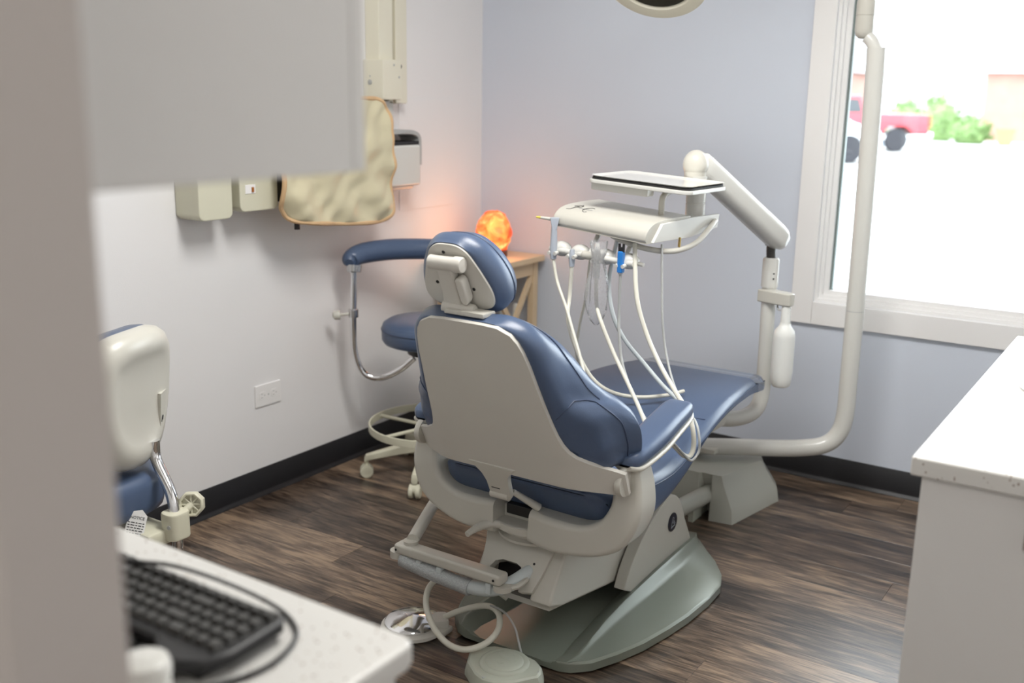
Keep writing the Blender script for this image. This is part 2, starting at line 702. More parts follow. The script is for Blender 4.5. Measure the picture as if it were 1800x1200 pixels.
box(b, (WX0 + g0, 0.052, WZ0 + g0), (WX1 - g0, 0.075, WZ0 + g0 + 0.0025))
obj('glazing_gasket', b, mat('grey_green_gasket', (0.16, 0.20, 0.19), 0.5), window)
b = BM()
box(b, (WX0 + g0, 0.060, WZ0 + g0), (WX1 - g0, 0.064, WZ1 - g0))
obj('pane', b, 'glass', window)

# access panel let into the left wall
b = BM()
box(b, (0, -0.586, 0.985), (0.0025, -0.214, 1.436), 0.001)
struct(obj('trim_1', b, 'wall_white'))

# ------------------------------------------------------------------ fitted furniture
# left counter: worktop and its cabinet
LX, LY, LZ = 2.09, -3.068, 0.86
b = BM()
prism(b, [(0.25, FRONT + 0.003), (LX, FRONT + 0.003), (LX, LY - 0.02), (LX - 0.006, LY - 0.006), (LX - 0.02, LY), (0.25, LY)], (0, 0, 0), (1, 0, 0), (0, 1, 0), LZ - 0.032, LZ, 0.006, 3)
wt = tag(obj('worktop', b, 'quartz', origin=(1.2, -3.3, LZ)), 'pale speckled quartz worktop under the keyboard, by the doorway', 'worktop')
t = thing('base_cabinet', 'white panelled base cabinet carrying the worktop with the keyboard', 'cabinet', (1.2, -3.3, 0))
b = BM()
box(b, (0.26, FRONT + 0.003, 0.09), (LX - 0.022, LY - 0.03, LZ - 0.0325))
box(b, (0.26, FRONT + 0.003, 0.0), (LX - 0.03, LY - 0.09, 0.09))
obj('carcass', b, 'cabinet', t)
b = BM()
xs = LX - 0.022
y0, y1 = FRONT + 0.006, LY - 0.03
for lo, hi in (((y0, 0.09), (y0 + 0.05, LZ - 0.033)), ((y1 - 0.035, 0.09), (y1, LZ - 0.033)),
               ((y0 + 0.05, LZ - 0.075), (y1 - 0.035, LZ - 0.033)), ((y0 + 0.05, 0.09), (y1 - 0.035, 0.15))):
    box(b, (xs, lo[0], lo[1]), (xs + 0.012, hi[0], hi[1]), 0.0015, 1)
obj('end_panel', b, 'cabinet', t)
for k in range(3):
    b = BM()
    x0 = 0.30 + k * 0.59
    box(b, (x0, LY - 0.03, 0.10), (x0 + 0.575, LY - 0.012, LZ - 0.04), 0.003)
    d = obj('door', b, 'cabinet', t)
    b = BM()
    tube(b, [(x0 + 0.53, LY - 0.012, 0.70), (x0 + 0.53, LY + 0.012, 0.70), (x0 + 0.53, LY + 0.012, 0.60), (x0 + 0.53, LY - 0.012, 0.60)], 0.004, 8, 3)
    obj('handle', b, 'steel', d)

# hanging cabinet above it: its grey end panel faces us
t = thing('wall_cabinet', 'large plain grey hanging cabinet at upper left above the keyboard worktop', 'cabinet', (1.2, -3.3, 1.39))
UX, UY, UZ = 2.09, -3.142, 1.394
b = BM()
box(b, (0.26, FRONT + 0.003, UZ), (UX, UY - 0.021, 2.35), 0.0015, 1)
obj('body', b, 'cabinet', t)
for k in range(3):
    b = BM()
    x0 = 0.27 + k * 0.607
    box(b, (x0, UY - 0.020, UZ), (x0 + 0.604, UY, 2.35), 0.002, 1)
    obj('door', b, 'cabinet', t)

# right counter
QX, QY, QZ = 2.402, -2.077, 0.86
b = BM()
prism(b, [(QX, QY), (RIGHT - 0.002, QY), (RIGHT - 0.002, -0.905), (QX, -0.905)], (0, 0, 0), (1, 0, 0), (0, 1, 0), QZ - 0.036, QZ, 0.005, 3)
tag(obj('worktop', b, 'quartz', origin=(2.75, -1.5, QZ)), 'speckled white quartz worktop at right below the window', 'worktop')
t = thing('base_cabinet', 'plain grey-white base cabinet at the right edge beside the window', 'cabinet', (2.75, -1.5, 0))
b = BM()
box(b, (QX + 0.018, QY + 0.035, 0.09), (RIGHT - 0.003, -0.93, QZ - 0.0365))
box(b, (QX + 0.03, QY + 0.08, 0.0), (RIGHT - 0.003, -0.95, 0.09))
obj('carcass', b, 'cabinet', t)
b = BM()
box(b, (QX + 0.018, QY + 0.016, 0.09), (RIGHT - 0.004, QY + 0.034, QZ - 0.04), 0.002)
dr = obj('door', b, 'cabinet', t)
b = BM()
tube(b, [(2.60, QY + 0.016, 0.82), (2.60, QY - 0.012, 0.82), (2.60, QY - 0.012, 0.74), (2.60, QY + 0.016, 0.74)], 0.004, 8, 3)
obj('handle', b, 'steel', dr)
b = BM()
lathe(b, [(0.14, 0.0005), (0.142, 0.004), (0.136, 0.006), (0.128, 0.004), (0.11, 0.001), (0.0, 0.0008)], (2.625, -1.43, QZ))
t = tag(obj('hand_basin', b, 'white_paint', origin=(2.625, -1.43, QZ)), 'round white basin rim set in the right worktop', 'basin')

# ------------------------------------------------------------------ the dental chair
CX = 1.39
chair = thing('dental_chair', 'reclining dental chair in slate blue vinyl with off-white shell', 'chair', (CX, -1.3, 0))

# base plate with raised fenders either side
st = [  # y, fold x, fold z, ridge x, ridge z, rim x
    (-1.812, 0.10, 0.020, 0.130, 0.022, 0.150),
    (-1.800, 0.135, 0.026, 0.170, 0.034, 0.182),
    (-1.76, 0.140, 0.027, 0.182, 0.040, 0.222),
    (-1.68, 0.128, 0.029, 0.176, 0.050, 0.258),
    (-1.59, 0.120, 0.031, 0.170, 0.060, 0.288),
    (-1.48, 0.110, 0.033, 0.170, 0.072, 0.310),
    (-1.38, 0.105, 0.036, 0.172, 0.080, 0.324),
    (-1.25, 0.100, 0.040, 0.173, 0.088, 0.331),
    (-1.15, 0.100, 0.042, 0.174, 0.092, 0.326),
    (-1.08, 0.100, 0.042, 0.174, 0.094, 0.300),
    (-1.00, 0.100, 0.042, 0.172, 0.094, 0.245),
    (-0.94, 0.095, 0.040, 0.150, 0.080, 0.190),
    (-0.88, 0.080, 0.036, 0.100, 0.050, 0.140),
]
b = BM()
rings = []
for y, fx, fz, rx, rz, ox in st:
    half = [(0, 0.022), (fx * 0.95, 0.022), (fx, fz), (lerp(fx, rx, 0.5), lerp(fz, rz, 0.56)), (lerp(fx, rx, 0.85), lerp(fz, rz, 0.93)), (rx, rz),
            (lerp(rx, ox, 0.05), lerp(rz, 0.034, 0.10)), (lerp(rx, ox, 0.13), lerp(rz, 0.034, 0.36)), (lerp(rx, ox, 0.22), lerp(rz, 0.034, 0.52)), (lerp(rx, ox, 0.6), lerp(rz, 0.034, 0.76)),
            (ox - 0.007, 0.034), (ox, 0.028), (ox, 0.006)]
    ring = [Vector((CX + x, y, z)) for x, z in half] + [Vector((CX - x, y, z)) for x, z in half[::-1][:-1]]
    rings.append(ring)
loft(b, rings)
plate = obj('base_plate', b, 'pearl', chair, sharp=28)
b = BM()
lo = [(s[5] - 0.014, max(s[0], -1.795)) for s in st[1:]]
loop = [(x, y) for x, y in lo] + [(-x, y) for x, y in lo[::-1]]
prism(b, loop, (CX, 0, 0), (1, 0, 0), (0, 1, 0), 0.0, 0.0085)
obj('rubber_gasket', b, 'dark_rubber', plate)

# upright lift housing (two cheeks joined at the front), badge on the right cheek
prof = [(-1.395, 0.058), (-1.462, 0.092), (-1.425, 0.150), (-1.375, 0.200), (-1.300, 0.248), (-1.21, 0.283), (-1.165, 0.287), (-1.12, 0.266),
        (-1.085, 0.225), (-1.055, 0.17), (-1.00, 0.085), (-1.05, 0.075), (-1.2, 0.07)]
pr = [(p.x, p.y) for p in crom([(y, z, 0) for y, z in prof[1:10]], 4)]
loop = [prof[0]] + pr + prof[10:]
b = BM()
for sx in (1, -1):
    a0, a1 = (0.122, 0.158) if sx == 1 else (-0.158, -0.122)
    prism(b, loop, (CX, 0, 0), (0, 1, 0), (0, 0, 1), a0, a1, 0.004, 2)
box(b, (CX - 0.13, -1.14, 0.06), (CX + 0.13, -1.03, 0.21), 0.02)
box(b, (CX - 0.13, -1.24, 0.03), (CX + 0.13, -1.08, 0.19), 0.02)
cover = obj('lift_housing', b, 'plastic', chair, sharp=30)
b = BM()
lathe(b, [(0, 0), (0.030, 0), (0.030, 0.002), (0.028, 0.0035), (0, 0.0035)], (CX + 0.158, -1.155, 0.195), (1, 0, 0))
badge = obj('badge', b, mat('dark_navy_badge', (0.010, 0.013, 0.03), 0.25), cover)
b = BM()
for pts in ([(-1.168, 0.183), (-1.161, 0.205), (-1.156, 0.212), (-1.150, 0.205), (-1.158, 0.196), (-1.164, 0.195)],
            [(-1.155, 0.190), (-1.146, 0.197), (-1.149, 0.186), (-1.140, 0.190)],
            [(-1.168, 0.180), (-1.152, 0.183), (-1.140, 0.182)]):
    tube(b, [(CX + 0.1617, y, z) for y, z in pts], 0.0008, 5, 4)
obj('badge_emblem', b, 'silver_ink', badge)

# lift arm: side body, lower lip, rear plate with its notch
sidep = [(-1.715, 0.312), (-1.79, 0.200), (-1.802, 0.172), (-1.74, 0.150), (-1.40, 0.092), (-1.20, 0.085), (-1.20, 0.305)]
b = BM()
inner = [(-1.70, 0.300), (-1.725, 0.190), (-1.73, 0.160), (-1.40, 0.10), (-1.20, 0.09), (-1.20, 0.30)]
prism(b, inner, (CX, 0, 0), (0, 1, 0), (0, 0, 1), -0.105, 0.102, 0.004)
la = obj('lift_arm', b, 'dark', chair)
b = BM()
for a0, a1 in ((0.050, 0.116), (-0.130, -0.100)):
    prism(b, sidep, (CX, 0, 0), (0, 1, 0), (0, 0, 1), a0, a1, 0.008, 3)
prism(b, [(-1.700, 0.313), (-1.20, 0.306), (-1.20, 0.29), (-1.70, 0.29)], (CX, 0, 0), (0, 1, 0), (0, 0, 1), -0.11, 0.10)
prism(b, [(-1.77, 0.158), (-1.40, 0.092), (-1.40, 0.082), (-1.78, 0.148)], (CX, 0, 0), (0, 1, 0), (0, 0, 1), -0.11, 0.10)
side = obj('side_cover', b, 'plastic', la, sharp=30)
rearU = (1, 0, 0)
rearV = (0, 0.085, 0.117)
rp = [(-0.136, 0.135), (0.085, 0.139), (0.080, 0.10), (0.072, 0.05), (0.060, 0.004), (0.020, -0.004), (0.012, 0.045), (0.004, 0.060), (-0.012, 0.066),
      (-0.055, 0.066), (-0.075, 0.058), (-0.086, 0.04), (-0.088, 0.0), (-0.112, 0.0), (-0.118, 0.05), (-0.126, 0.10)]
b = BM()
prism(b, rp, (CX, -1.803, 0.192), rearU, rearV, -0.02, 0.006, 0.003)
rear = obj('rear_cover', b, 'plastic', la, sharp=30)
b = BM()
for u, v in ((0.062, 0.128), (0.040, 0.078)):
    p = Vector((CX, -1.803, 0.192)) + Vector((u, 0, 0)) + Vector(rearV).normalized() * v
    lathe(b, [(0.0035, 0.005), (0.0035, 0.0068), (0, 0.0068)], p, Vector(rearU).cross(Vector(rearV)), 10)
obj('screw', b, 'dark', rear)

# swivel under the seat
b = BM()
lathe(b, [(0.105, 0.305), (0.105, 0.312), (0.098, 0.314), (0.094, 0.318), (0.094, 0.328), (0.0, 0.328)], (CX - 0.015, -1.665, 0.0))
sw = obj('swivel_mount', b, 'plastic', chair)
b = BM()
lathe(b, [(0.088, 0.325), (0.088, 0.337), (0.0, 0.337)], (CX - 0.015, -1.66, 0.0))
obj('swivel_ring', b, 'dark', sw)
b = BM()
lathe(b, [(0.120, 0.336), (0.128, 0.339), (0.128, 0.357), (0.122, 0.361), (0.0, 0.361)], (CX - 0.015, -1.66, 0.0))
box(b, (CX - 0.10, -1.735, 0.358), (CX + 0.05, -1.58, 0.395), 0.006)
obj('swivel_plate', b, 'plastic', sw)

# U-shaped arm casting carrying armrests and backrest
def casting(path, dims):
    """Rounded-rectangle section swept in the x-z plane."""
    bm = BM()
    P = crom([(x, y, z) for x, y, z in path], 6)
    D = crom([(a, c, 0) for a, c in dims], 6)
    rings = []
    for p, (t, n, bb), d in zip(P, frames(P), D):
        side_v = Vector((0, 1, 0))
        nn = t.cross(side_v).normalized()
        rings.append([p + nn * u + side_v * v for u, v in rrect(d.x * 2, d.y * 2, min(d.x, d.y) * 0.38, 4)])
    loft(bm, rings)
    return bm


yk = casting([(CX + 0.035, -1.72, 0.372), (CX + 0.11, -1.735, 0.368), (CX + 0.20, -1.735, 0.374), (CX + 0.268, -1.735, 0.405), (CX + 0.305, -1.735, 0.465), (CX + 0.31, -1.735, 0.53), (CX + 0.308, -1.74, 0.588)],
             [(0.046, 0.07), (0.046, 0.065), (0.042, 0.060), (0.044, 0.055), (0.042, 0.052), (0.038, 0.046), (0.030, 0.038)])
yoke = obj('arm_casting', yk, 'plastic', chair, sharp=45)
yk = casting([(CX - 0.075, -1.72, 0.372), (CX - 0.15, -1.735, 0.372), (CX - 0.22, -1.735, 0.380), (CX - 0.282, -1.735, 0.415), (CX - 0.308, -1.735, 0.475), (CX - 0.310, -1.735, 0.53), (CX - 0.308, -1.74, 0.588)],
             [(0.046, 0.07), (0.046, 0.065), (0.044, 0.060), (0.046, 0.058), (0.042, 0.056), (0.038, 0.046), (0.030, 0.038)])
obj('arm_casting', yk, 'plastic', chair, sharp=45)
b = BM()
box(b, (CX - 0.06, -1.75, 0.375), (CX + 0.03, -1.60, 0.405), 0.004)
obj('casting_core', b, 'dark', chair)

# lever
b = BM()
tube(b, [(1.278, -1.856, 0.338), (1.285, -1.82, 0.345), (1.305, -1.785, 0.350), (1.345, -1.765, 0.348), (1.372, -1.755, 0.346)], [0.008, 0.010, 0.011, 0.0115, 0.012], 12, 5)
obj('lever', b, 'plastic', chair)

# seat cushion, one long upholstered body
seat_st = [  # y, half width, top, bottom
    (-1.790, 0.20, 0.505, 0.490),
    (-1.775, 0.235, 0.512, 0.455),
    (-1.745, 0.255, 0.510, 0.410),
    (-1.70, 0.262, 0.505, 0.372),
    (-1.63, 0.268, 0.495, 0.352),
    (-1.54, 0.272, 0.488, 0.352),
    (-1.42, 0.274, 0.486, 0.375),
    (-1.30, 0.276, 0.514, 0.420),
    (-1.18, 0.276, 0.545, 0.480),
    (-1.06, 0.272, 0.567, 0.505),
    (-0.92, 0.262, 0.578, 0.512),
    (-0.78, 0.245, 0.578, 0.510),
    (-0.68, 0.236, 0.573, 0.497),
    (-0.625, 0.231, 0.564, 0.489),
    (-0.592, 0.218, 0.553, 0.491),
    (-0.574, 0.198, 0.541, 0.497),
    (-0.563, 0.168, 0.531, 0.505),
    (-0.559, 0.125, 0.523, 0.512),
]
ya = crom([(s[0], s[1], s[2]) for s in seat_st], 4)
yb = crom([(s[3], 0, 0) for s in seat_st], 4)
rings = []
for p, q in zip(ya, yb):
    y, hw, zt, zb = p.x, p.y, p.z, q.x
    h = zt - zb
    r = min(0.036, h * 0.47)
    ring = []
    for u, v in rrect(hw * 2, h, r, 5):
        k = abs(u) / max(hw, 0.23)
        flat_ = min(1, h / 0.06)
        dip = (-0.010 * (1 - k * k) - 0.022 * max(0, min(1, (y + 1.0) / 0.3)) * max(0, min(1, (-0.578 - y) / 0.06)) * k ** 4) * flat_ if v > 0 else 0
        low = 0.012 * (k * k) * flat_ if v < 0 else 0
        ring.append(Vector((CX + u, y, (zt + zb) / 2 + v + dip + low)))
    rings.append(ring)
CUT = 47
b = BM()
loft(b, rings[:CUT + 1])
seat = obj('seat', b, 'vinyl', chair, sharp=50)
b = BM()
for sx in (1, -1):
    tube(b, [(CX + sx * (p.y - 0.001), p.x, p.z - 0.026) for p in ya[18:46:3]], 0.0018, 6, 2)
tube(b, [(CX + u, -1.17, 0.5475 - 0.010 * (1 - (u / 0.27) ** 2)) for u in (-0.25, -0.15, 0, 0.15, 0.25)], 0.0018, 6, 4)
obj('piping', b, 'vinyl_dark', seat)
# glossy cover over the foot end
b = BM()
loft(b, rings[CUT:])
obj('toe_cover', b, mat('glossy_blue_vinyl_cover', (0.070, 0.104, 0.180), 0.10, coat=0.6, var=0.03), seat, sharp=50)

# white support pan under the leg section
b = BM()
box(b, (CX - 0.16, -1.30, 0.40), (CX + 0.16, -0.75, 0.478), 0.02)
obj('seat_pan', b, 'plastic', chair)

# armrests
for sx in (1, -1):
    path = [(CX + sx * 0.310, -1.800, 0.613), (CX + sx * 0.312, -1.77, 0.618), (CX + sx * 0.308, -1.66, 0.634), (CX + sx * 0.302, -1.57, 0.648), (CX + sx * 0.294, -1.47, 0.660), (CX + sx * 0.290, -1.435, 0.661), (CX + sx * 0.288, -1.420, 0.658)]
    wd = [(0.018, 0.012), (0.036, 0.020), (0.044, 0.024), (0.044, 0.023), (0.042, 0.020), (0.032, 0.015), (0.015, 0.008)]
    P = crom(path, 5)
    D = crom([(a, c, 0) for a, c in wd], 5)
    b = BM()
    rings = []
    for p, d in zip(P, D):
        rings.append([p + Vector((u, 0, v)) for u, v in rrect(d.x * 2, d.y * 2, d.y * 0.8, 4)])
    loft(b, rings)
    arm = obj('armrest', b, 'vinyl', chair, sharp=60)
    b = BM()
    rings = []
    for p, d in zip(P, D):
        rings.append([p + Vector((u, 0, v - d.y - 0.001)) for u, v in rrect(d.x * 2 + 0.006, 0.013, 0.006, 3)])
    loft(b, rings)
    obj('armrest_tray', b, 'plastic', arm, sharp=60)
    b = BM()
    rod(b, (CX + sx * 0.308, -1.74, 0.58), (CX + sx * 0.308, -1.74, 0.60), 0.020)
    obj('armrest_pivot', b, 'dark', arm)

# backrest frame of reference: U across, V up the back, F forward into the padding
BP = Vector((CX + 0.022, -1.85, 0.50))
BV = Vector((0, -0.406, 0.914)).normalized()
BF = Vector((0, 0.914, 0.406)).normalized()


def bk(u, v, d=0.0):
    return BP + Vector((u, 0, 0)) + BV * v + BF * d


halfB = [(0, 0.513), (0.055, 0.515), (0.095, 0.510), (0.128, 0.495), (0.152, 0.462), (0.165, 0.41), (0.174, 0.34), (0.182, 0.27), (0.188, 0.215), (0.196, 0.18), (0.215, 0.155), (0.235, 0.145), (0.20, 0.12), (0, 0.12)]
halfM = [(0, 0.507), (0.058, 0.510), (0.106, 0.511), (0.147, 0.493), (0.177, 0.455), (0.190, 0.400), (0.202, 0.350), (0.215, 0.300), (0.238, 0.270), (0.262, 0.236), (0.276, 0.190), (0.281, 0.135), (0.252, 0.075), (0, 0.06)]
halfF = [(0, 0.452), (0.05, 0.450), (0.088, 0.443), (0.130, 0.426), (0.168, 0.398), (0.198, 0.362), (0.227, 0.316), (0.262, 0.256), (0.294, 0.226), (0.321, 0.184), (0.328, 0.138), (0.312, 0.072), (0.262, 0.032), (0, 0.04)]


def sym_loop(half, n=5):
    pts = [(x, y, 0) for x, y in half] + [(-x, y, 0) for x, y in half[::-1][1:-1]]
    return crom(pts, n, True)


LB = sym_loop(halfB)
LM = sym_loop(halfM)
LF = sym_loop(halfF)


def shell_bend(u):
    k = max(0.0, (abs(u) - 0.17) / 0.16)
    return 0.085 * k ** 1.25


# (depth, share of the way from the shell outline to the widest outline, share on towards the front outline, inset)
layers = [(0.0, 0.0, 0.0, 1.0), (0.003, 0.30, 0, 1.0), (0.010, 0.66, 0, 1.0), (0.022, 0.90, 0, 1.0), (0.042, 1.0, 0.0, 1.0), (0.064, 1.0, 0.30, 1.0), (0.086, 1.0, 0.66, 1.0),
          (0.106, 1.0, 1.0, 0.985), (0.120, 1.0, 1.0, 0.95), (0.130, 1.0, 1.0, 0.88), (0.134, 1.0, 1.0, 0.70), (0.135, 1.0, 1.0, 0.4)]


def pad_point(i, d, t, q, s):
    a = LB[i].lerp(LM[i], t).lerp(LF[i], q)
    low = max(0.0, min(1.0, (0.30 - a.y) / 0.10))
    return bk(a.x * s, 0.28 + (a.y - 0.28) * s, d + min(shell_bend(a.x), 0.030) * low)


b = BM()
rings = [[pad_point(i, d, t, q, s) for i in range(len(LB))] for d, t, q, s in layers]
loft(b, rings)
pad = obj('backrest_pad', b, 'vinyl', chair, sharp=60)
# seams: around the rim, and the end cap of each side bolster
b = BM()
n = len(LB)
for rng in (range(0, 37), list(range(n - 37, n)) + [0]):
    tube(b, [pad_point(i, 0.0875, 1.0, 0.66, 1.003) for i in rng], 0.0016, 6, 0)
for sgn in (1, -1):
    idx = list(range(37, 60)) if sgn == 1 else list(range(n - 37, n - 60, -1))
    k = 36 if sgn == 1 else n - 36
    lead = [pad_point(k, d, t, q, 1.003) for d, t, q in ((0.0015, 0.06, 0), (0.003, 0.20, 0), (0.0035, 0.34, 0), (0.0065, 0.50, 0), (0.0105, 0.66, 0), (0.017, 0.80, 0), (0.021, 0.89, 0), (0.042, 1, 0), (0.053, 1, 0.15), (0.064, 1, 0.30))]
    tube(b, lead + [pad_point(i, 0.074, 1.0, 0.465, 1.003) for i in idx], 0.0018, 6, 2)
obj('seam', b, 'vinyl_dark', pad)

# shell: rows down the back, straps wrapping forward to the casting
rows = [(0.513, 0.055), (0.510, 0.095), (0.495, 0.126), (0.475, 0.140), (0.450, 0.149), (0.41, 0.157), (0.36, 0.163), (0.30, 0.171), (0.25, 0.178), (0.215, 0.184), (0.19, 0.191), (0.172, 0.200),
        (0.158, 0.214), (0.148, 0.236), (0.140, 0.262), (0.133, 0.290), (0.127, 0.318), (0.125, 0.330), (0.10, 0.335), (0.075, 0.335), (0.062, 0.33), (0.058, 0.30), (0.055, 0.22)]
b = BM()
NU = 24
grid = []
for off in (-0.010, 0.0):
    g = []
    for v, w in rows:
        wr = min(w, 0.306)
        us = [lerp(-w, wr, i / NU) for i in range(NU + 1)]
        g.append([b.verts.new(bk(u, v - 0.75 * shell_bend(u), off + shell_bend(u))) for u in us])
    grid.append(g)
for g in grid:
    for r0, r1 in zip(g[:-1], g[1:]):
        for i in range(NU):
            b.faces.new((r0[i], r0[i + 1], r1[i + 1], r1[i]))
o0, o1 = grid
edge0 = o0[0] + [r[-1] for r in o0[1:]] + o0[-1][::-1][1:] + [r[0] for r in o0[::-1][1:-1]]
edge1 = o1[0] + [r[-1] for r in o1[1:]] + o1[-1][::-1][1:] + [r[0] for r in o1[::-1][1:-1]]
for i in range(len(edge0)):
    j = (i + 1) % len(edge0)
    b.faces.new((edge0[i], edge0[j], edge1[j], edge1[i]))
shell = obj('backrest_shell', b, 'plastic_grey', chair, sharp=50)
b = BM()
tabl = [(-0.075, 0.075), (0.07, 0.075), (0.05, 0.056), (0.038, 0.038), (0.034, 0.018), (0.030, -0.030), (0.024, -0.040), (-0.024, -0.040), (-0.032, -0.030), (-0.034, 0.015), (-0.042, 0.038), (-0.055, 0.055)]
prism(b, tabl, bk(-0.032, 0.0), (1, 0, 0), BV, -0.004, 0.0135, 0.003)
rod(b, bk(-0.064, -0.030, -0.006), bk(-0.010, -0.030, -0.006), 0.013)
tab = obj('hinge_tab', b, 'plastic', shell, sharp=35)
b = BM()
rod(b, bk(-0.0095, -0.030, -0.006), bk(-0.007, -0.030, -0.006), 0.0055)
box(b, bk(-0.054, -0.004, -0.0145), bk(-0.054, -0.004, -0.0145) + Vector((0.026, 0.002, 0.006)))
obj('hinge_pin', b, 'dark', tab)
b = BM()
rod(b, bk(-0.010, -0.028, 0.01), (CX + 0.055, -1.77, 0.425), 0.0075, 0.011)
obj('strut', b, 'plastic', chair)
b = BM()
for sx in (1, -1):
    c = bk(0.290 if sx == 1 else -0.330, 0.038, 0.070 if sx == 1 else 0.084)
    lathe(b, [(0, -0.008), (0.034, -0.008), (0.036, 0.0), (0.034, 0.008), (0, 0.008)], c, (1, 0, 0), 24)
obj('hinge_washer', b, 'plastic', shell)

# headrest
HP = Vector((CX - 0.022, -2.028, 1.056))


def hd(u, v, d=0.0):
    return HP + Vector((u, 0, 0)) + BV * v + BF * d


halfP = [(0, 0.091), (0.03, 0.088), (0.053, 0.072), (0.070, 0.042), (0.085, 0.008), (0.096, -0.025), (0.095, -0.052), (0.080, -0.070), (0.045, -0.077), (0, -0.078)]
halfH = [(0, 0.098), (0.038, 0.094), (0.068, 0.077), (0.091, 0.046), (0.107, 0.012), (0.115, -0.024), (0.112, -0.062), (0.093, -0.091), (0.05, -0.107), (0, -0.110)]
halfG = [(0, 0.076), (0.032, 0.073), (0.058, 0.060), (0.082, 0.036), (0.100, 0.004), (0.108, -0.030), (0.104, -0.066), (0.086, -0.094), (0.046, -0.110), (0, -0.114)]
LP = sym_loop(halfP, 6)
LH = sym_loop(halfH, 6)
LG = sym_loop(halfG, 6)
b = BM()
hl = [(0.0, 0.0, 0, 1.03), (0.004, 0.35, 0, 1.0), (0.012, 0.70, 0, 1.0), (0.024, 0.92, 0, 1.0), (0.038, 1.0, 0, 1.0), (0.054, 1.0, 0.45, 1.0), (0.070, 1.0, 0.9, 1.0), (0.084, 1.0, 1.0, 0.95), (0.092, 1.0, 1.0, 0.84), (0.096, 1, 1, 0.6), (0.097, 1, 1, 0.3)]


def head_point(i, d, t, q, s):
    p = LP[i].lerp(LH[i], t).lerp(LG[i], q)
    return hd(p.x * s, p.y * s, d)


loft(b, [[head_point(i, d, t, q, s) for i in range(len(LP))] for d, t, q, s in hl])
head = obj('headrest_pad', b, 'vinyl', chair, sharp=60)
b = BM()
ring = [head_point(i, 0.062, 1.0, 0.68, 1.002) for i in range(len(LH))]
tube(b, ring + ring[:2], 0.0019, 6, 0)
obj('piping', b, 'vinyl_dark', head)
b = BM()
prism(b, [(p.x, p.y) for p in LP], HP, (1, 0, 0), BV, -0.012, 0.005, 0.002)
hplate = obj('headrest_plate', b, 'plastic_grey', chair, sharp=35)
b = BM()
for u, v in ((-0.012, 0.070), (-0.055, -0.015), (0.047, -0.022)):
    lathe(b, [(0.0042, 0.0045), (0.0042, 0.0062), (0, 0.0062)], hd(u, v), -BF, 12)
obj('screw', b, 'dark', hplate)
b = BM()
prism(b, [(-0.028, 0.046), (0.016, 0.046), (0.018, -0.05), (0.014, -0.094), (-0.034, -0.096), (-0.036, -0.06), (-0.029, -0.03)], HP, (1, 0, 0), BV, 0.006, 0.030, 0.006, 3)
rod(b, hd(-0.042, 0.052, -0.022), hd(0.028, 0.052, -0.022), 0.0165, 0.0165, 24)
rod(b, hd(-0.036, -0.068, -0.024), hd(0.018, -0.070, -0.024), 0.0175, 0.0175, 24)
br = obj('headrest_bracket', b, 'plastic_grey', chair, sharp=35)
b = BM()
lathe(b, [(0.0, 0), (0.0185, 0), (0.0185, 0.018), (0.016, 0.022), (0, 0.023)], hd(0.027, 0.052, -0.022), (1, 0, 0), 24)
lathe(b, [(0.0, 0), (0.018, 0), (0.016, 0.026), (0.012, 0.031), (0, 0.032)], hd(0.018, -0.070, -0.024), (1, 0, 0), 24)
obj('bracket_knob', b, 'plastic_grey', br)
b = BM()
prism(b, [(0.020, 0.014), (0.025, 0.020), (0.036, 0.020), (0.042, 0.010), (0.044, -0.038), (0.036, -0.052), (0.026, -0.050), (0.022, -0.040)], HP, (1, 0, 0), BV, 0.008, 0.034, 0.005, 3)
obj('release_lever', b, 'plastic_grey', br, sharp=35)
b = BM()
prism(b, [(-0.055, -0.012), (0.055, -0.012), (0.060, 0.030), (-0.048, 0.030)], bk(-0.008, 0.518, 0.024), (1, 0, 0), (0, 1, 0.05), -0.008, 0.003, 0.002)
obj('headrest_mount', b, 'plastic', chair)

# assistant arm on the left rear: bar, post, hose bundle
b = BM()
box(b, (1.035, -1.868, 0.222), (1.392, -1.825, 0.252), 0.008, 3)
rod(b, (1.075, -1.84, 0.248), (1.075, -1.84, 0.262), 0.021)
aa = obj('assistant_arm', b, 'plastic', chair, sharp=35)
b = BM()
tube(b, [(1.078, -1.835, 0.262), (1.010, -1.66, 0.285), (0.965, -1.53, 0.30)], 0.0175, 16, 4)
obj('arm_post', b, 'plastic', aa)
b = BM()
rod(b, (1.037, -1.847, 0.206), (1.037, -1.847, 0.226), 0.024)
rod(b, (1.388, -1.847, 0.208), (1.388, -1.847, 0.222), 0.026)
tube(b, [(1.39, -1.845, 0.214), (1.42, -1.83, 0.218), (1.425, -1.79, 0.225)], 0.008, 8, 3)
obj('arm_pivot', b, 'plastic', aa)
b = BM()
for p in ((1.045, -1.869, 0.236), (1.372, -1.869, 0.237)):
    lathe(b, [(0.0035, 0.0), (0.0035, 0.0012), (0, 0.0012)], p, (0, -1, 0), 10)
obj('screw', b, 'dark', aa)
b = BM()
tube(b, [(1.06, -1.848, 0.205), (1.15, -1.848, 0.194), (1.25, -1.846, 0.186), (1.33, -1.842, 0.190), (1.39, -1.82, 0.212), (1.42, -1.76, 0.235)], 0.020, 14, 5)
obj('hose_bundle', b, 'hose_pale', aa)
b = BM()
tube(b, [(1.055, -1.850, 0.205), (1.12, -1.850, 0.197), (1.20, -1.849, 0.190), (1.285, -1.848, 0.184)], 0.0235, 14, 5)
obj('hose_sleeve', b, 'vinyl_sleeve', aa)
b = BM()
for x in (1.075, 1.12, 1.19, 1.352):
    box(b, (x - 0.008, -1.866, 0.19), (x + 0.008, -1.83, 0.222), 0.003)
obj('hose_clip', b, 'hose_pale', aa)

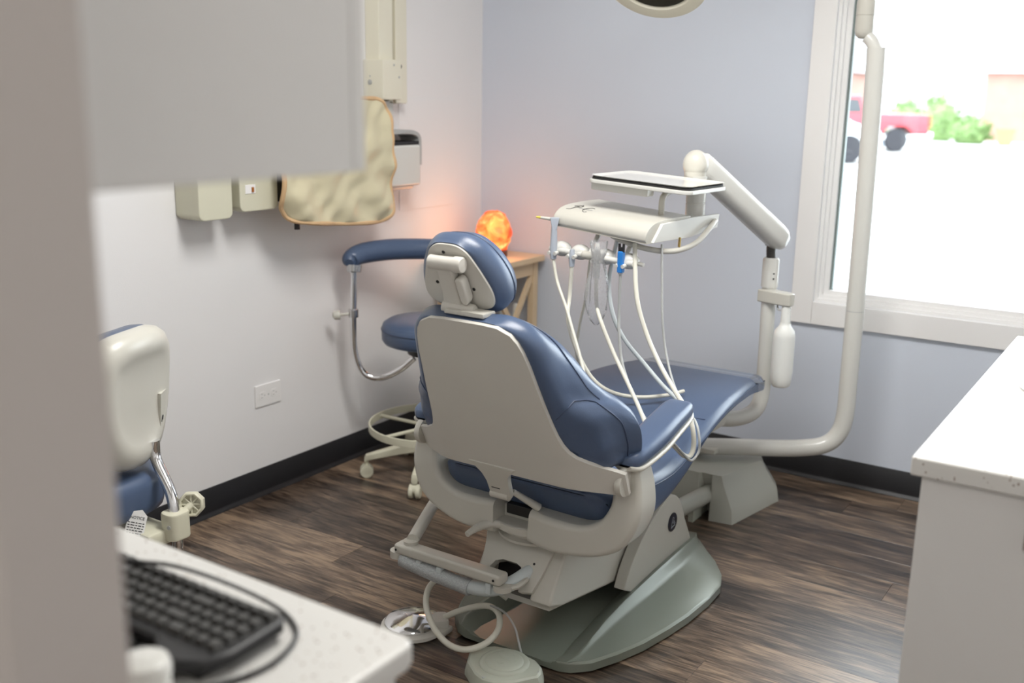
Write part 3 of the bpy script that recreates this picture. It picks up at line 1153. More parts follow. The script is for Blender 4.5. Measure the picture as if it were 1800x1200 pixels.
# ------------------------------------------------------------------ delivery unit
du = thing('delivery_unit', 'white dental delivery unit on a curved post and raised arm', 'dental unit', (1.56, -0.47, 0))
b = BM()
tube(b, [(1.38, -0.80, 0.44), (1.43, -0.72, 0.405), (1.50, -0.58, 0.37), (1.545, -0.495, 0.385), (1.560, -0.468, 0.45), (1.560, -0.465, 0.56), (1.558, -0.465, 0.75), (1.556, -0.465, 0.905)],
     [0.028, 0.028, 0.028, 0.028, 0.027, 0.025, 0.025, 0.025], 20, 6)
tube(b, [(1.556, -0.465, 0.83), (1.556, -0.465, 0.925), (1.556, -0.465, 0.932)], [0.0285, 0.0285, 0.024], 20, 0)
post = obj('post', b, 'white_paint', du)
b = BM()
lathe(b, [(0.003, 0), (0.003, 0.001), (0, 0.001)], (1.576, -0.486, 0.88), (0.7, -0.7, 0), 8)
lathe(b, [(0.003, 0), (0.003, 0.001), (0, 0.001)], (1.576, -0.486, 0.862), (0.7, -0.7, 0), 8)
obj('screw', b, 'dark', post)
b = BM()
tube(b, [(1.556, -0.465, 0.92), (1.554, -0.470, 0.965), (1.56, -0.475, 0.99)], 0.016, 14, 4)
obj('arm_knuckle', b, mat('dark_grey_bellows', (0.05, 0.045, 0.04), 0.4), du)
# arm body: capsule section between lower and upper joints
A0 = Vector((1.585, -0.445, 0.985))
A1 = Vector((1.430, -0.860, 1.272))
ax = (A1 - A0).normalized()
sd = ax.cross(Vector((0, 0, 1))).normalized()
upv = sd.cross(ax).normalized()
b = BM()
rings = []
L_ = (A1 - A0).length
for t, w, h in ((0, 0.016, 0.018), (0.008, 0.030, 0.032), (0.03, 0.036, 0.041), (0.06, 0.037, 0.043), (L_ - 0.05, 0.035, 0.042), (L_ - 0.02, 0.034, 0.040), (L_ - 0.006, 0.026, 0.032), (L_, 0.010, 0.014)):
    rings.append([A0 + ax * t + sd * u + upv * v for u, v in rrect(w * 2, h * 2, w * 0.8, 5)])
loft(b, rings)
arm = obj('spring_arm', b, 'white_paint', du, sharp=50)
b = BM()
sphere(b, A1 + Vector((0, 0, -0.012)), (0.041, 0.041, 0.046), 20, 14)
rod(b, A1 + Vector((0, 0, -0.02)), A1 + Vector((0, 0, -0.06)), 0.037, 0.034, 20)
obj('arm_end_cap', b, 'plastic', arm)
b = BM()
for dx, dz in ((0.0, -0.03), (0.02, -0.012)):
    lathe(b, [(0.004, 0), (0.004, 0.002), (0, 0.002)], A0 + ax * 0.03 + sd * 0.036 + upv * dz + ax * dx, sd, 8)
obj('screw', b, 'dark', arm)

HX, HY, HZ = 1.31, -1.085, 1.095
HM = Matrix.Translation((HX, HY, HZ)) @ Matrix.Rotation(R(-9), 4, 'Z') @ Matrix.Rotation(R(3.5), 4, 'Y')


def hw_(x, y, z):
    return HM @ Vector((x, y, z))


# bracket column from arm end down to the head
b = BM()
lathe(b, [(0.0, 0.0), (0.030, 0.0), (0.031, 0.01), (0.031, 0.045), (0.0295, 0.046), (0.0295, 0.049), (0.031, 0.05), (0.031, 0.085), (0.029, 0.088), (0.029, 0.092), (0.032, 0.094), (0.032, 0.13), (0, 0.13)], (1.437, -0.862, 1.095), (0, 0, 1), 24)
obj('drop_column', b, 'white_paint', du)
b = BM()
t = BM()
# control head: bullnose section extruded across
sec = [(-0.125, -0.018), (-0.118, 0.004), (-0.085, 0.024), (-0.02, 0.032), (0.08, 0.034), (0.10, 0.030), (0.108, 0.0), (0.10, -0.026), (-0.10, -0.034), (-0.120, -0.029)]
sec = [(p.x, p.y) for p in crom([(y, z, 0) for y, z in sec], 4, True)]
prism(t, sec, (0, 0, 0), (0, 1, 0), (0, 0, 1), -0.185, 0.165, 0.006, 2)
t.transform(HM)
merge(b, t)
hb = obj('control_head', b, 'plastic', du, sharp=40)
b = BM()
t = BM()
prism(t, [(-0.10, -0.030), (0.09, -0.030), (0.24, -0.012), (0.245, 0.030), (0.09, 0.030), (-0.06, 0.022)], (0, 0, 0), (0, 1, 0), (0, 0, 1), 0.165, 0.176, 0.002)
t.transform(HM)
merge(b, t)
obj('side_bracket', b, 'white_paint', hb, sharp=30)
b = BM()
tube(b, [hw_(0.182, 0.215, 0.012), hw_(0.192, 0.17, -0.005), hw_(0.196, 0.09, -0.045), hw_(0.180, 0.0, -0.062), hw_(0.13, -0.06, -0.058), hw_(0.06, -0.085, -0.045), hw_(0.02, -0.09, -0.034)], 0.0085, 12, 5)
obj('grab_rail', b, 'plastic', hb)
b = BM()
rod(b, hw_(0.186, 0.02, -0.050), hw_(0.186, 0.02, -0.022), 0.004)
obj('rail_valve', b, mat('brass', (0.55, 0.40, 0.15), 0.3, metal=1.0), hb)
# the script logo on the head: thin dark strokes, large capitals and a faint run of letters
b = BM()


def on_head(x, y):
    # top of the bullnose
    ys = [(-0.125, -0.018), (-0.118, 0.004), (-0.085, 0.024), (-0.02, 0.032), (0.08, 0.034)]
    z = 0.034
    for (a, za), (c, zc) in zip(ys[:-1], ys[1:]):
        if a <= y <= c:
            z = lerp(za, zc, (y - a) / (c - a))
    return hw_(x, y, z + 0.0022)


for pts, r in (([(-0.150, -0.090), (-0.140, -0.088), (-0.134, -0.078), (-0.130, -0.066)], 0.0009), ([(-0.142, -0.070), (-0.136, -0.060), (-0.124, -0.060), (-0.124, -0.070), (-0.134, -0.076)], 0.0008),
               ([(-0.088, -0.064), (-0.096, -0.062), (-0.104, -0.072), (-0.106, -0.084), (-0.100, -0.090), (-0.092, -0.088)], 0.0010),
               ([(-0.128, -0.058), (-0.126, -0.056)], 0.0012)):
    tube(b, [on_head(-0.118 + (x + 0.118) * 1.35, -0.077 + (y + 0.077) * 1.35) for x, y in pts], r, 5, 4)
logo = obj('logo', b, 'ink', hb)
b = BM()
for x0, k in ((-0.122, 5), (-0.094, 5)):
    pts = []
    for i in range(k * 2 + 1):
        pts.append(on_head(x0 + i * 0.0024, -0.080 + (0.003 if i % 2 else -0.003)))
    tube(b, pts, 0.0004, 4, 3)
obj('logo_letters', b, 'silver_ink', hb)
# tray post and tray holder
b = BM()
tube(b, [hw_(0.105, 0.03, 0.030), hw_(0.105, 0.03, 0.085), (1.425, -1.02, 1.192), (1.41, -1.02, 1.203)], 0.0095, 14, 4)
obj('tray_post', b, 'plastic', du)
TM = Matrix.Translation((1.378, -1.02, 1.212)) @ Matrix.Rotation(R(-3.5), 4, 'Z') @ Matrix.Rotation(R(2.8), 4, 'Y')
b = BM()
t = BM()
prism(t, rrect(0.350, 0.258, 0.03, 5), (0, 0, 0), (1, 0, 0), (0, 1, 0), -0.012, 0.0, 0.003)
prism(t, [(-0.168, -0.02), (0.03, -0.02), (0.03, 0.02), (-0.168, 0.02)], (0, -0.09, 0), (1, 0, 0), (0, 1, 0), -0.034, -0.011, 0.003)
t.transform(TM)
merge(b, t)
obj('tray_holder', b, 'white_paint', du, sharp=35)
# instrument tray lying on the holder
tr = thing('instrument_tray', 'shallow reflective rectangular tray with dark rim on the delivery unit', 'tray', (1.378, -1.02, 1.212))
b = BM()
t = BM()
prism(t, rrect(0.338, 0.246, 0.028, 6), (0, 0, 0), (1, 0, 0), (0, 1, 0), 0.0006, 0.0062)
t.transform(TM)
merge(b, t)
obj('tray_rim', b, 'dark_rubber', tr, sharp=40)
b = BM()
rings = []
for w, h, r, z in ((0.330, 0.238, 0.026, 0.0064), (0.342, 0.250, 0.030, 0.0115), (0.345, 0.253, 0.031, 0.0118), (0.341, 0.249, 0.030, 0.0122), (0.322, 0.230, 0.024, 0.0074), (0.30, 0.21, 0.02, 0.0072)):
    rings.append([TM @ Vector((x, y, z)) for x, y in rrect(w, h, r, 6)])
loft(b, rings)
obj('tray_pan', b, mat('pale_polished_tray', (0.86, 0.85, 0.80), 0.10, metal=0.35, var=0.01), tr, sharp=40)

# instrument bar with holders below the head
def hp(px, z=0.0):
    """Point along the instrument bar, px metres from its left end."""
    return Vector((1.118 + px * 0.985, -1.178 - px * 0.10, 1.000 - px * 0.045 + z))


b = BM()
rod(b, hp(-0.02), hp(0.29), 0.0095)
for px in (0.13, 0.255):
    rod(b, hp(px), hp(px) + Vector((0.0, 0.055, 0.062)), 0.008)
bar = obj('instrument_bar', b, 'white_paint', hb)
HPX = [0.0, 0.072, 0.165, 0.252]
for k, px in enumerate(HPX):
    b = BM()
    c = hp(px)
    sphere(b, c + Vector((0.014, 0.016, 0.002)), (0.032, 0.026, 0.024), 16, 10)
    for s in (-1, 1):
        rod(b, c + Vector((s * 0.012, 0.006, -0.006)), c + Vector((s * 0.011, -0.024, -0.010)), 0.0065, 0.006, 10)
    rod(b, c + Vector((0.03, 0.016, 0.0)), c + Vector((0.062, 0.012, -0.004)), 0.007, 0.006, 10)
    obj('holder', b, 'white_paint', hb)
b = BM()
rod(b, hp(0.112), hp(0.150), 0.013, 0.013, 14)
sphere(b, hp(0.112), 0.013, 12, 8)
obj('holder_spacer', b, 'plastic', hb)

# bottle bracket and water bottle on the post
b = BM()
prism(b, [(-0.034, -0.022), (0.075, -0.022), (0.094, -0.012), (0.098, 0.0), (0.094, 0.014), (0.075, 0.024), (-0.034, 0.026)], (1.562, -0.478, 0.80), (0.96, -0.28, 0), (0.28, 0.96, 0), -0.022, 0.022, 0.005, 3)
bb = obj('bottle_bracket', b, 'plastic', du, sharp=35)
BC = (1.634, -0.499, 0.0)
b = BM()
lathe(b, [(0.0, 0.492), (0.026, 0.493), (0.033, 0.500), (0.0355, 0.520), (0.0375, 0.545), (0.0375, 0.668), (0.034, 0.690), (0.020, 0.708), (0.0165, 0.722), (0.0165, 0.768), (0.013, 0.778), (0, 0.778)], BC, (0, 0, 1), 28)
bo = obj('water_bottle', b, 'bottle', bb)
b = BM()
tube(b, [(1.600, -0.492, 0.778), (1.604, -0.50, 0.764), (1.618, -0.512, 0.762)], 0.003, 6, 4)
obj('bottle_tube', b, 'hose_grey', bb)

# ------------------------------------------------------------------ handpieces on the bar, each with its hose
def handpiece(name, label, body_pts, body_r, body_mat, hose_pts, hose_r, hose_mat, extra=None):
    base = Vector(body_pts[0])
    th = thing(name, label, 'dental handpiece', base, 'handpieces on the delivery unit')
    bm_ = BM()
    tube(bm_, body_pts, body_r, 12, 3)
    obj('body', bm_, body_mat, th)
    bm_ = BM()
    tube(bm_, hose_pts, hose_r, 10, 6)
    obj('hose', bm_, hose_mat, th)
    if extra:
        extra(th)
    return th


h0 = hp(0.0) + Vector((0, -0.012, 0))


def syringe_tip(th):
    bm_ = BM()
    rod(bm_, h0 + Vector((-0.006, 0, 0.094)), h0 + Vector((-0.040, -0.016, 0.098)), 0.006, 0.004, 10)
    tp = obj('tip', bm_, 'plastic', th)
    bm_ = BM()
    rod(bm_, h0 + Vector((-0.040, -0.016, 0.098)), h0 + Vector((-0.052, -0.022, 0.0995)), 0.0042, 0.003, 10)
    obj('tip_collar', bm_, 'yellow', tp)
    bm_ = BM()
    prism(bm_, [(-0.014, 0.10), (0.016, 0.10), (0.008, 0.062), (-0.006, 0.062)], h0, (0.84, 0.54, 0), (0, 0, 1), -0.009, 0.009, 0.003)
    obj('syringe_head', bm_, 'handpiece', th)


handpiece('air_water_syringe', 'grey air and water syringe with yellow tip, at the left end of the bar',
          [h0 + Vector((0, 0, -0.028)), h0 + Vector((0, 0, 0.0)), h0 + Vector((0, 0, 0.075))], [0.009, 0.0115, 0.009], 'handpiece',
          [h0 + Vector((0, 0, -0.028)), (1.140, -1.200, 0.905), (1.192, -1.230, 0.835), (1.240, -1.262, 0.765), (1.286, -1.295, 0.700), (1.325, -1.328, 0.640), (1.348, -1.352, 0.580), (1.356, -1.362, 0.520)],
          0.0050, 'hose', syringe_tip)
h1 = hp(0.072) + Vector((0, -0.012, 0))
handpiece('handpiece_connector', 'grey empty handpiece connector hanging second from the left on the bar',
          [h1 + Vector((0, 0, -0.040)), h1 + Vector((0, 0, -0.012)), h1 + Vector((0, 0, 0.012))], [0.008, 0.010, 0.007], 'handpiece',
          [h1 + Vector((0, 0, -0.040)), h1 + Vector((-0.003, -0.002, -0.13)), (1.203, -1.235, 0.80), (1.232, -1.23, 0.71), (1.285, -1.22, 0.625), (1.345, -1.20, 0.585), (1.42, -1.165, 0.574), (1.49, -1.11, 0.580), (1.515, -1.05, 0.583)],
          0.0062, 'hose')
h2 = hp(0.165) + Vector((0, -0.012, 0))


def sleeve(th):
    bm_ = BM()
    rings = []
    random.seed(3)
    for z, w, d in ((0.052, 0.026, 0.020), (0.02, 0.022, 0.019), (-0.02, 0.021, 0.017), (-0.07, 0.032, 0.020), (-0.12, 0.034, 0.018), (-0.16, 0.031, 0.014), (-0.19, 0.019, 0.010), (-0.205, 0.005, 0.004)):
        ring = []
        for k in range(18):
            a = 2 * math.pi * k / 18
            j = 1 + random.uniform(-0.16, 0.16)
            ring.append(h2 + Vector((0.84, 0.54, 0)) * (w * math.cos(a) * j + 0.004) + Vector((-0.54, 0.84, 0)) * (d * math.sin(a) * j) + Vector((0, 0, z)))
        rings.append(ring)
    loft(bm_, rings, cap=False)
    obj('plastic_sleeve', bm_, 'sleeve', th, sharp=25)


handpiece('sleeved_handpiece', 'handpiece wrapped in a crumpled clear plastic sleeve, in the middle of the bar',
          [h2 + Vector((0, 0, -0.06)), h2 + Vector((0, 0, -0.01)), h2 + Vector((0, 0, 0.045))], [0.009, 0.0115, 0.007], 'white_paint',
          [h2 + Vector((0, 0, -0.06)), h2 + Vector((0.006, -0.003, -0.14)), (1.318, -1.23, 0.80), (1.370, -1.245, 0.72), (1.440, -1.28, 0.645), (1.500, -1.32, 0.590), (1.545, -1.36, 0.555), (1.58, -1.39, 0.545)],
          0.0062, 'hose', sleeve)
h3 = hp(0.252) + Vector((0, -0.012, 0))


def blue_tip(th):
    bm_ = BM()
    box(bm_, h3 + Vector((-0.009, -0.010, -0.030)), h3 + Vector((0.009, 0.010, 0.034)), 0.004)
    obj('clip', bm_, 'blue_cap', th)
    bm_ = BM()
    for s in (-1, 1):
        rod(bm_, h3 + Vector((s * 0.006, 0, 0.030)), h3 + Vector((s * 0.007, 0, 0.056)), 0.0045, 0.004, 8)
    box(bm_, h3 + Vector((-0.009, -0.005, 0.032)), h3 + Vector((0.009, 0.005, 0.046)), 0.002)
    obj('prong', bm_, 'dark', th)


handpiece('scaler_handpiece', 'scaler holder with bright blue clip and black prongs at right end of the bar',
          [h3 + Vector((0, 0, -0.034)), h3 + Vector((0, 0, -0.012)), h3 + Vector((0, 0, 0.02))], [0.007, 0.008, 0.007], 'handpiece',
          [h3 + Vector((0, 0, -0.034)), h3 + Vector((0.0, 0, -0.15)), (1.375, -1.225, 0.78), (1.395, -1.24, 0.70), (1.44, -1.27, 0.635), (1.50, -1.315, 0.585), (1.555, -1.355, 0.556), (1.59, -1.38, 0.548)],
          0.0045, 'hose_grey', blue_tip)

# hoses that hang from under the head and loop over the seat edge
HOSES = [
    ('cream hose looping from under the delivery head over the right seat edge', 'hose', 0.0068,
     [hw_(0.10, -0.085, -0.045), (1.432, -1.235, 0.90), (1.475, -1.25, 0.80), (1.535, -1.275, 0.72), (1.605, -1.32, 0.665), (1.672, -1.375, 0.628), (1.700, -1.395, 0.585), (1.704, -1.395, 0.535), (1.700, -1.41, 0.515), (1.692, -1.44, 0.528), (1.684, -1.50, 0.575), (1.678, -1.56, 0.603)]),
    ('thin grey hose from under the delivery head draped beside the cream loop', 'hose_grey', 0.0036,
     [hw_(0.165, -0.04, -0.040), (1.478, -1.165, 0.93), (1.492, -1.18, 0.83), (1.512, -1.19, 0.74), (1.56, -1.235, 0.665), (1.625, -1.30, 0.620), (1.690, -1.36, 0.600), (1.714, -1.383, 0.565), (1.716, -1.385, 0.525), (1.708, -1.415, 0.506), (1.700, -1.46, 0.540), (1.690, -1.52, 0.590), (1.682, -1.57, 0.606)]),
    ('pale hose sweeping behind the sleeve down to the right of the seat', 'hose_pale', 0.0065,
     [hw_(0.02, -0.06, -0.034), (1.305, -1.17, 0.93), (1.325, -1.18, 0.83), (1.36, -1.165, 0.75), (1.42, -1.14, 0.675), (1.49, -1.15, 0.62), (1.545, -1.16, 0.588), (1.59, -1.20, 0.580)]),
    ('faint cream hose at far left hanging behind the other hoses', 'hose', 0.0045,
     [hw_(-0.10, 0.02, -0.030), (1.190, -1.08, 0.98), (1.178, -1.08, 0.85), (1.150, -1.07, 0.74), (1.125, -1.04, 0.64), (1.12, -1.00, 0.585)]),
]
for lab, mt_, r, pts in HOSES:
    b = BM()
    tube(b, pts, r, 10, 6)
    tag(obj('delivery_hose', b, mt_, origin=pts[0]), lab, 'hose', 'hoses under the delivery head')

# ------------------------------------------------------------------ dental light on its floor-mounted post
dl = thing('dental_light', 'overhead dental light on a tall bent white post in front of the window', 'dental light', (1.36, -0.9, 0))
b = BM()
LR = 0.0315
tube(b, [(1.22, -0.512, 0.192), (1.25, -0.498, 0.194), (1.33, -0.457, 0.198), (1.375, -0.434, 0.200), (1.43, -0.405, 0.202), (1.55, -0.345, 0.206), (1.66, -0.287, 0.212), (1.735, -0.248, 0.230), (1.775, -0.227, 0.275), (1.790, -0.22, 0.35), (1.791, -0.22, 0.50), (1.790, -0.22, 0.80), (1.786, -0.22, 1.2), (1.781, -0.22, 1.55), (1.778, -0.22, 1.635)], LR, 24, 5)
lp = obj('post', b, 'white_paint', dl)
b = BM()
lathe(b, [(LR + 0.0003, -0.0012), (LR + 0.0003, 0.0012), (LR - 0.001, 0.0012)], (1.7905, -0.22, 0.735), (0, 0, 1), 24)
obj('post_joint', b, 'hose_grey', lp)
b = BM()
box(b, (1.26, -0.50, 0.160), (1.33, -0.42, 0.215), 0.006)
box(b, (1.31, -0.49, 0.188), (1.405, -0.452, 0.206), 0.003)
obj('post_clamp', b, 'plastic', lp)
b = BM()
tube(b, [(1.778, -0.22, 1.625), (1.762, -0.22, 1.655), (1.745, -0.22, 1.672)], 0.022, 16, 3)
obj('post_elbow', b, 'white_paint', dl)
b = BM()
lathe(b, [(0.0, 0.0), (0.016, 0.002), (0.027, 0.012), (0.031, 0.028), (0.031, 0.075), (0.0295, 0.0755), (0.0295, 0.077), (0.031, 0.0775), (0.031, 0.12), (0.026, 0.135), (0, 0.137)], (1.732, -0.22, 1.664), (0.0, 0, 1), 24)
obj('knuckle', b, 'plastic', dl)
b = BM()
tube(b, [(1.732, -0.22, 1.79), (1.72, -0.24, 1.90), (1.62, -0.42, 2.08), (1.45, -0.70, 2.12), (1.33, -0.88, 2.06), (1.30, -0.90, 1.94)], 0.02, 14, 5)
obj('arm', b, 'white_paint', dl)
LA = Vector((0.10, -0.62, -0.78)).normalized()
LC = Vector((1.292, -0.915, 1.835))
b = BM()
lathe(b, [(0, -0.075), (0.05, -0.072), (0.10, -0.055), (0.14, -0.022), (0.160, 0.010), (0.166, 0.026), (0.165, 0.034), (0.158, 0.038), (0.128, 0.036), (0.122, 0.028), (0.0, 0.026)], LC, LA, 48)
lh = obj('lamp_head', b, 'cream', dl)
b = BM()
lathe(b, [(0.121, 0.0275), (0.119, 0.031), (0, 0.0315)], LC, LA, 40)
obj('lens', b, 'dark_glass', lh)
b = BM()
lathe(b, [(0.1665, 0.018), (0.1670, 0.020), (0.1665, 0.024)], LC, LA, 48)
obj('rim_seam', b, 'hose_grey', lh)

# floor junction box in front of the chair, with the conduit from the chair base
jb = thing('floor_junction_box', 'sloped beige-grey plastic floor box in front of the chair base', 'utility box', (1.45, -0.45, 0))
b = BM()
bot = [(1.30, -0.645), (1.420, -0.650), (1.420, -0.56), (1.462, -0.56), (1.462, -0.648), (1.546, -0.636), (1.602, -0.32), (1.57, -0.25), (1.30, -0.25)]
lipz = 0.048
mid = [(1.303, -0.640), (1.418, -0.645), (1.418, -0.56), (1.462, -0.56), (1.462, -0.643), (1.540, -0.632), (1.594, -0.322), (1.565, -0.257), (1.303, -0.257)]
top = [(1.31, -0.610), (1.40, -0.612), (1.41, -0.606), (1.44, -0.604), (1.45, -0.606), (1.482, -0.600), (1.540, -0.352), (1.515, -0.300), (1.31, -0.300)]
b.free()
b = BM()
loft(b, [[Vector((x, y, 0.0)) for x, y in bot], [Vector((x, y, lipz)) for x, y in mid],
         [Vector((lerp(x, tx, 0.82), lerp(y, ty, 0.82), 0.13)) for (x, y), (tx, ty) in zip(mid, top)],
         [Vector((x, y, 0.158)) for x, y in top]])
es = [e for e in b.edges if e.is_manifold and e.calc_face_angle(0) > R(25)]
bmesh.ops.bevel(b, geom=es, offset=0.006, segments=2, affect='EDGES', clamp_overlap=True)
obj('cover', b, 'box_grey', jb, sharp=30)
b = BM()
rod(b, (1.375, -0.93, 0.070), (1.44, -0.57, 0.082), 0.031, 0.031, 20)
obj('conduit', b, 'box_grey', jb)
b = BM()
box(b, (1.405, -0.70, 0.0), (1.425, -0.62, 0.055), 0.003)
obj('conduit_saddle', b, 'sage', jb)

# ------------------------------------------------------------------ foot controls and their hoses
fs = thing('foot_switch', 'sage green shield-shaped foot switch on the floor behind the chair', 'foot pedal', (1.43, -1.905, 0))
ctr = Vector((1.435, -1.905, 0))
outl = [(1.345, -1.955), (1.318, -1.905), (1.322, -1.880), (1.360, -1.845), (1.400, -1.832), (1.450, -1.834), (1.500, -1.842), (1.530, -1.862), (1.546, -1.890), (1.548, -1.910), (1.510, -1.965), (1.465, -2.000), (1.430, -2.005), (1.400, -1.995)]
b = BM()
P = [Vector((x, y, 0)) for x, y in outl]
rings = []
for s, z in ((1.0, 0.0), (0.995, 0.012), (0.96, 0.026), (0.93, 0.036), (0.88, 0.040), (0.5, 0.043)):
    rings.append([ctr + (p - ctr) * s + Vector((0, 0, z)) for p in P])
loft(b, rings)
hs = obj('housing', b, 'sage', fs, sharp=30)
dc = ctr + Vector((0.002, -0.002, 0.041))
b = BM()
lathe(b, [(0.066, -0.002), (0.064, 0.004), (0.058, 0.007), (0.050, 0.0055), (0.047, 0.0085), (0.040, 0.0105), (0.0, 0.0115)], dc, (0, 0, 1), 36)
dk = obj('switch_disc', b, 'sage', fs, sharp=50)
b = BM()
for pts in ([(-0.024, 0.010), (-0.008, 0.004), (0.008, 0.004), (0.024, -0.004)], [(-0.008, -0.020), (0.0, -0.024), (0.008, -0.017)], [(-0.03, 0.020), (-0.026, 0.026), (-0.018, 0.028)], [(0.024, 0.012), (0.030, 0.006)], [(0.006, 0.030), (0.016, 0.028)]):
    tube(b, [dc + Vector((x, y, 0.0112 - 0.6 * (x * x + y * y))) for x, y in pts], 0.0012, 6, 3)
obj('embossed_mark', b, 'sage', dk)
b = BM()
for x, y in ((1.345, -1.893), (1.527, -1.893), (1.43, -1.99)):
    lathe(b, [(0.005, 0.036), (0.005, 0.0405), (0.003, 0.0405), (0, 0.039)], (x, y, 0), (0, 0, 1), 12)
obj('screw', b, 'hose_grey', fs)
b = BM()
tube(b, [(1.445, -1.838, 0.034), (1.425, -1.822, 0.055), (1.405, -1.810, 0.085), (1.37, -1.795, 0.105), (1.335, -1.785, 0.110), (1.29, -1.77, 0.10), (1.25, -1.755, 0.085), (1.20, -1.74, 0.05)], 0.0032, 8, 5)
obj('cable', b, 'hose_grey', fs)

fc = thing('foot_control', 'round chrome foot control on the floor beside the worktop corner', 'foot pedal', (1.08, -1.85, 0))
b = BM()
lathe(b, [(0.0, 0.0), (0.088, 0.0), (0.092, 0.004), (0.090, 0.012), (0.080, 0.018), (0, 0.019)], (1.085, -1.845, 0), (0, 0, 1), 40)
box(b, (1.115, -1.845, 0.0), (1.19, -1.795, 0.018), 0.006)
obj('base', b, 'plastic_grey', fc)
b = BM()
lathe(b, [(0.078, 0.018), (0.080, 0.024), (0.074, 0.029), (0.050, 0.035), (0.02, 0.041), (0.0, 0.042)], (1.085, -1.845, 0), (0, 0, 1), 40)
obj('chrome_disc', b, 'chrome', fc)
b = BM()
prism(b, [(1.120, -1.835), (1.155, -1.85), (1.190, -1.815), (1.150, -1.775), (1.128, -1.79)], (0, 0, 0), (1, 0, 0), (0, 1, 0), 0.016, 0.042, 0.006)
obj('hose_housing', b, 'plastic_grey', fc)
b = BM()
tube(b, [(1.165, -1.805, 0.040), (1.200, -1.79, 0.062), (1.255, -1.775, 0.088), (1.30, -1.77, 0.098), (1.340, -1.79, 0.092), (1.365, -1.835, 0.076), (1.360, -1.885, 0.060), (1.325, -1.925, 0.050), (1.270, -1.928, 0.050), (1.205, -1.902, 0.062), (1.150, -1.865, 0.085), (1.118, -1.825, 0.105), (1.110, -1.788, 0.122), (1.125, -1.750, 0.135), (1.165, -1.722, 0.14), (1.22, -1.705, 0.13), (1.30, -1.69, 0.09)], 0.0085, 12, 6)
obj('hose', b, 'hose', fc)

# ------------------------------------------------------------------ stools
def stool_base(th, c, ringz, metal_mat, ang0):
    cx, cy = c
    for k in range(5):
        a = ang0 + k * 2 * math.pi / 5
        d = Vector((math.cos(a), math.sin(a), 0))
        s = Vector((-d.y, d.x, 0))
        bm_ = BM()
        rings_ = []
        for r, z, w, h in ((0.03, 0.125, 0.022, 0.022), (0.12, 0.110, 0.020, 0.018), (0.22, 0.088, 0.015, 0.014), (0.255, 0.080, 0.013, 0.013), (0.262, 0.070, 0.012, 0.010)):
            rings_.append([Vector((cx, cy, z)) + d * r + s * u + Vector((0, 0, v)) for u, v in rrect(w * 2, h * 2, 0.006, 3)])
        loft(bm_, rings_)
        leg = obj('leg', bm_, metal_mat, th)
        bm_ = BM()
        cc = Vector((cx, cy, 0.0)) + d * 0.253
        rod(bm_, cc + Vector((0, 0, 0.075)), cc + Vector((0, 0, 0.055)), 0.008)
        for sgn in (-1, 1):
            p = cc + s * (sgn * 0.013) + Vector((0, 0, 0.026))
            lathe(bm_, [(0, -0.008), (0.023, -0.008), (0.026, -0.004), (0.026, 0.005), (0.022, 0.009), (0, 0.0095)], p, s * sgn, 20)
        rod(bm_, cc - s * 0.02 + Vector((0, 0, 0.035)), cc + s * 0.02 + Vector((0, 0, 0.035)), 0.020)
        cs = obj('caster', bm_, metal_mat, leg)


st1 = thing('assistant_stool', 'blue vinyl assistant stool with wraparound arm by the left wall', 'stool', (0.385, -0.865, 0))
SC = (0.385, -0.865)
stool_base(st1, SC, 0.2, 'beige', R(222))
b = BM()
lathe(b, [(0.0, 0.06), (0.032, 0.062), (0.036, 0.10), (0.034, 0.15), (0.026, 0.16), (0.026, 0.42), (0, 0.42)], (SC[0], SC[1], 0))
obj('column', b, 'beige', st1)
b = BM()
circ = [(SC[0] + 0.235 * math.cos(2 * math.pi * k / 40), SC[1] + 0.235 * math.sin(2 * math.pi * k / 40), 0.205) for k in range(41)]
rings = []
for k in range(40):
    a = 2 * math.pi * k / 40
    d = Vector((math.cos(a), math.sin(a), 0))
    rings.append([Vector((SC[0], SC[1], 0.205)) + d * (0.240 + u) + Vector((0, 0, v)) for u, v in rrect(0.008, 0.030, 0.003, 2)])
rings.append(rings[0])
loft(b, rings, cap=False)
for k in range(5):
    a = R(222 + 36) + k * 2 * math.pi / 5
    d = Vector((math.cos(a), math.sin(a), 0))
    rod(b, Vector((SC[0], SC[1], 0.20)) + d * 0.03, Vector((SC[0], SC[1], 0.205)) + d * 0.238, 0.007)
bmesh.ops.remove_doubles(b, verts=b.verts[:], dist=1e-5)
obj('foot_ring', b, 'beige', st1)
b = BM()
lathe(b, [(0.0, 0.535), (0.165, 0.535), (0.180, 0.540), (0.188, 0.553), (0.189, 0.595), (0.183, 0.612), (0.165, 0.623), (0.10, 0.628), (0.0, 0.629)], (SC[0], SC[1], 0), (0, 0, 1), 48)
sseat = obj('seat', b, 'vinyl', st1, sharp=60)
b = BM()
ring = [(SC[0] + 0.1895 * math.cos(2 * math.pi * k / 48), SC[1] + 0.1895 * math.sin(2 * math.pi * k / 48), 0.592) for k in range(50)]
tube(b, ring, 0.0018, 6, 0)
obj('piping', b, 'vinyl_dark', sseat)
b = BM()
lathe(b, [(0.0, 0.49), (0.09, 0.495), (0.10, 0.535), (0, 0.536)], (SC[0], SC[1], 0))
obj('mechanism', b, 'dark', st1)
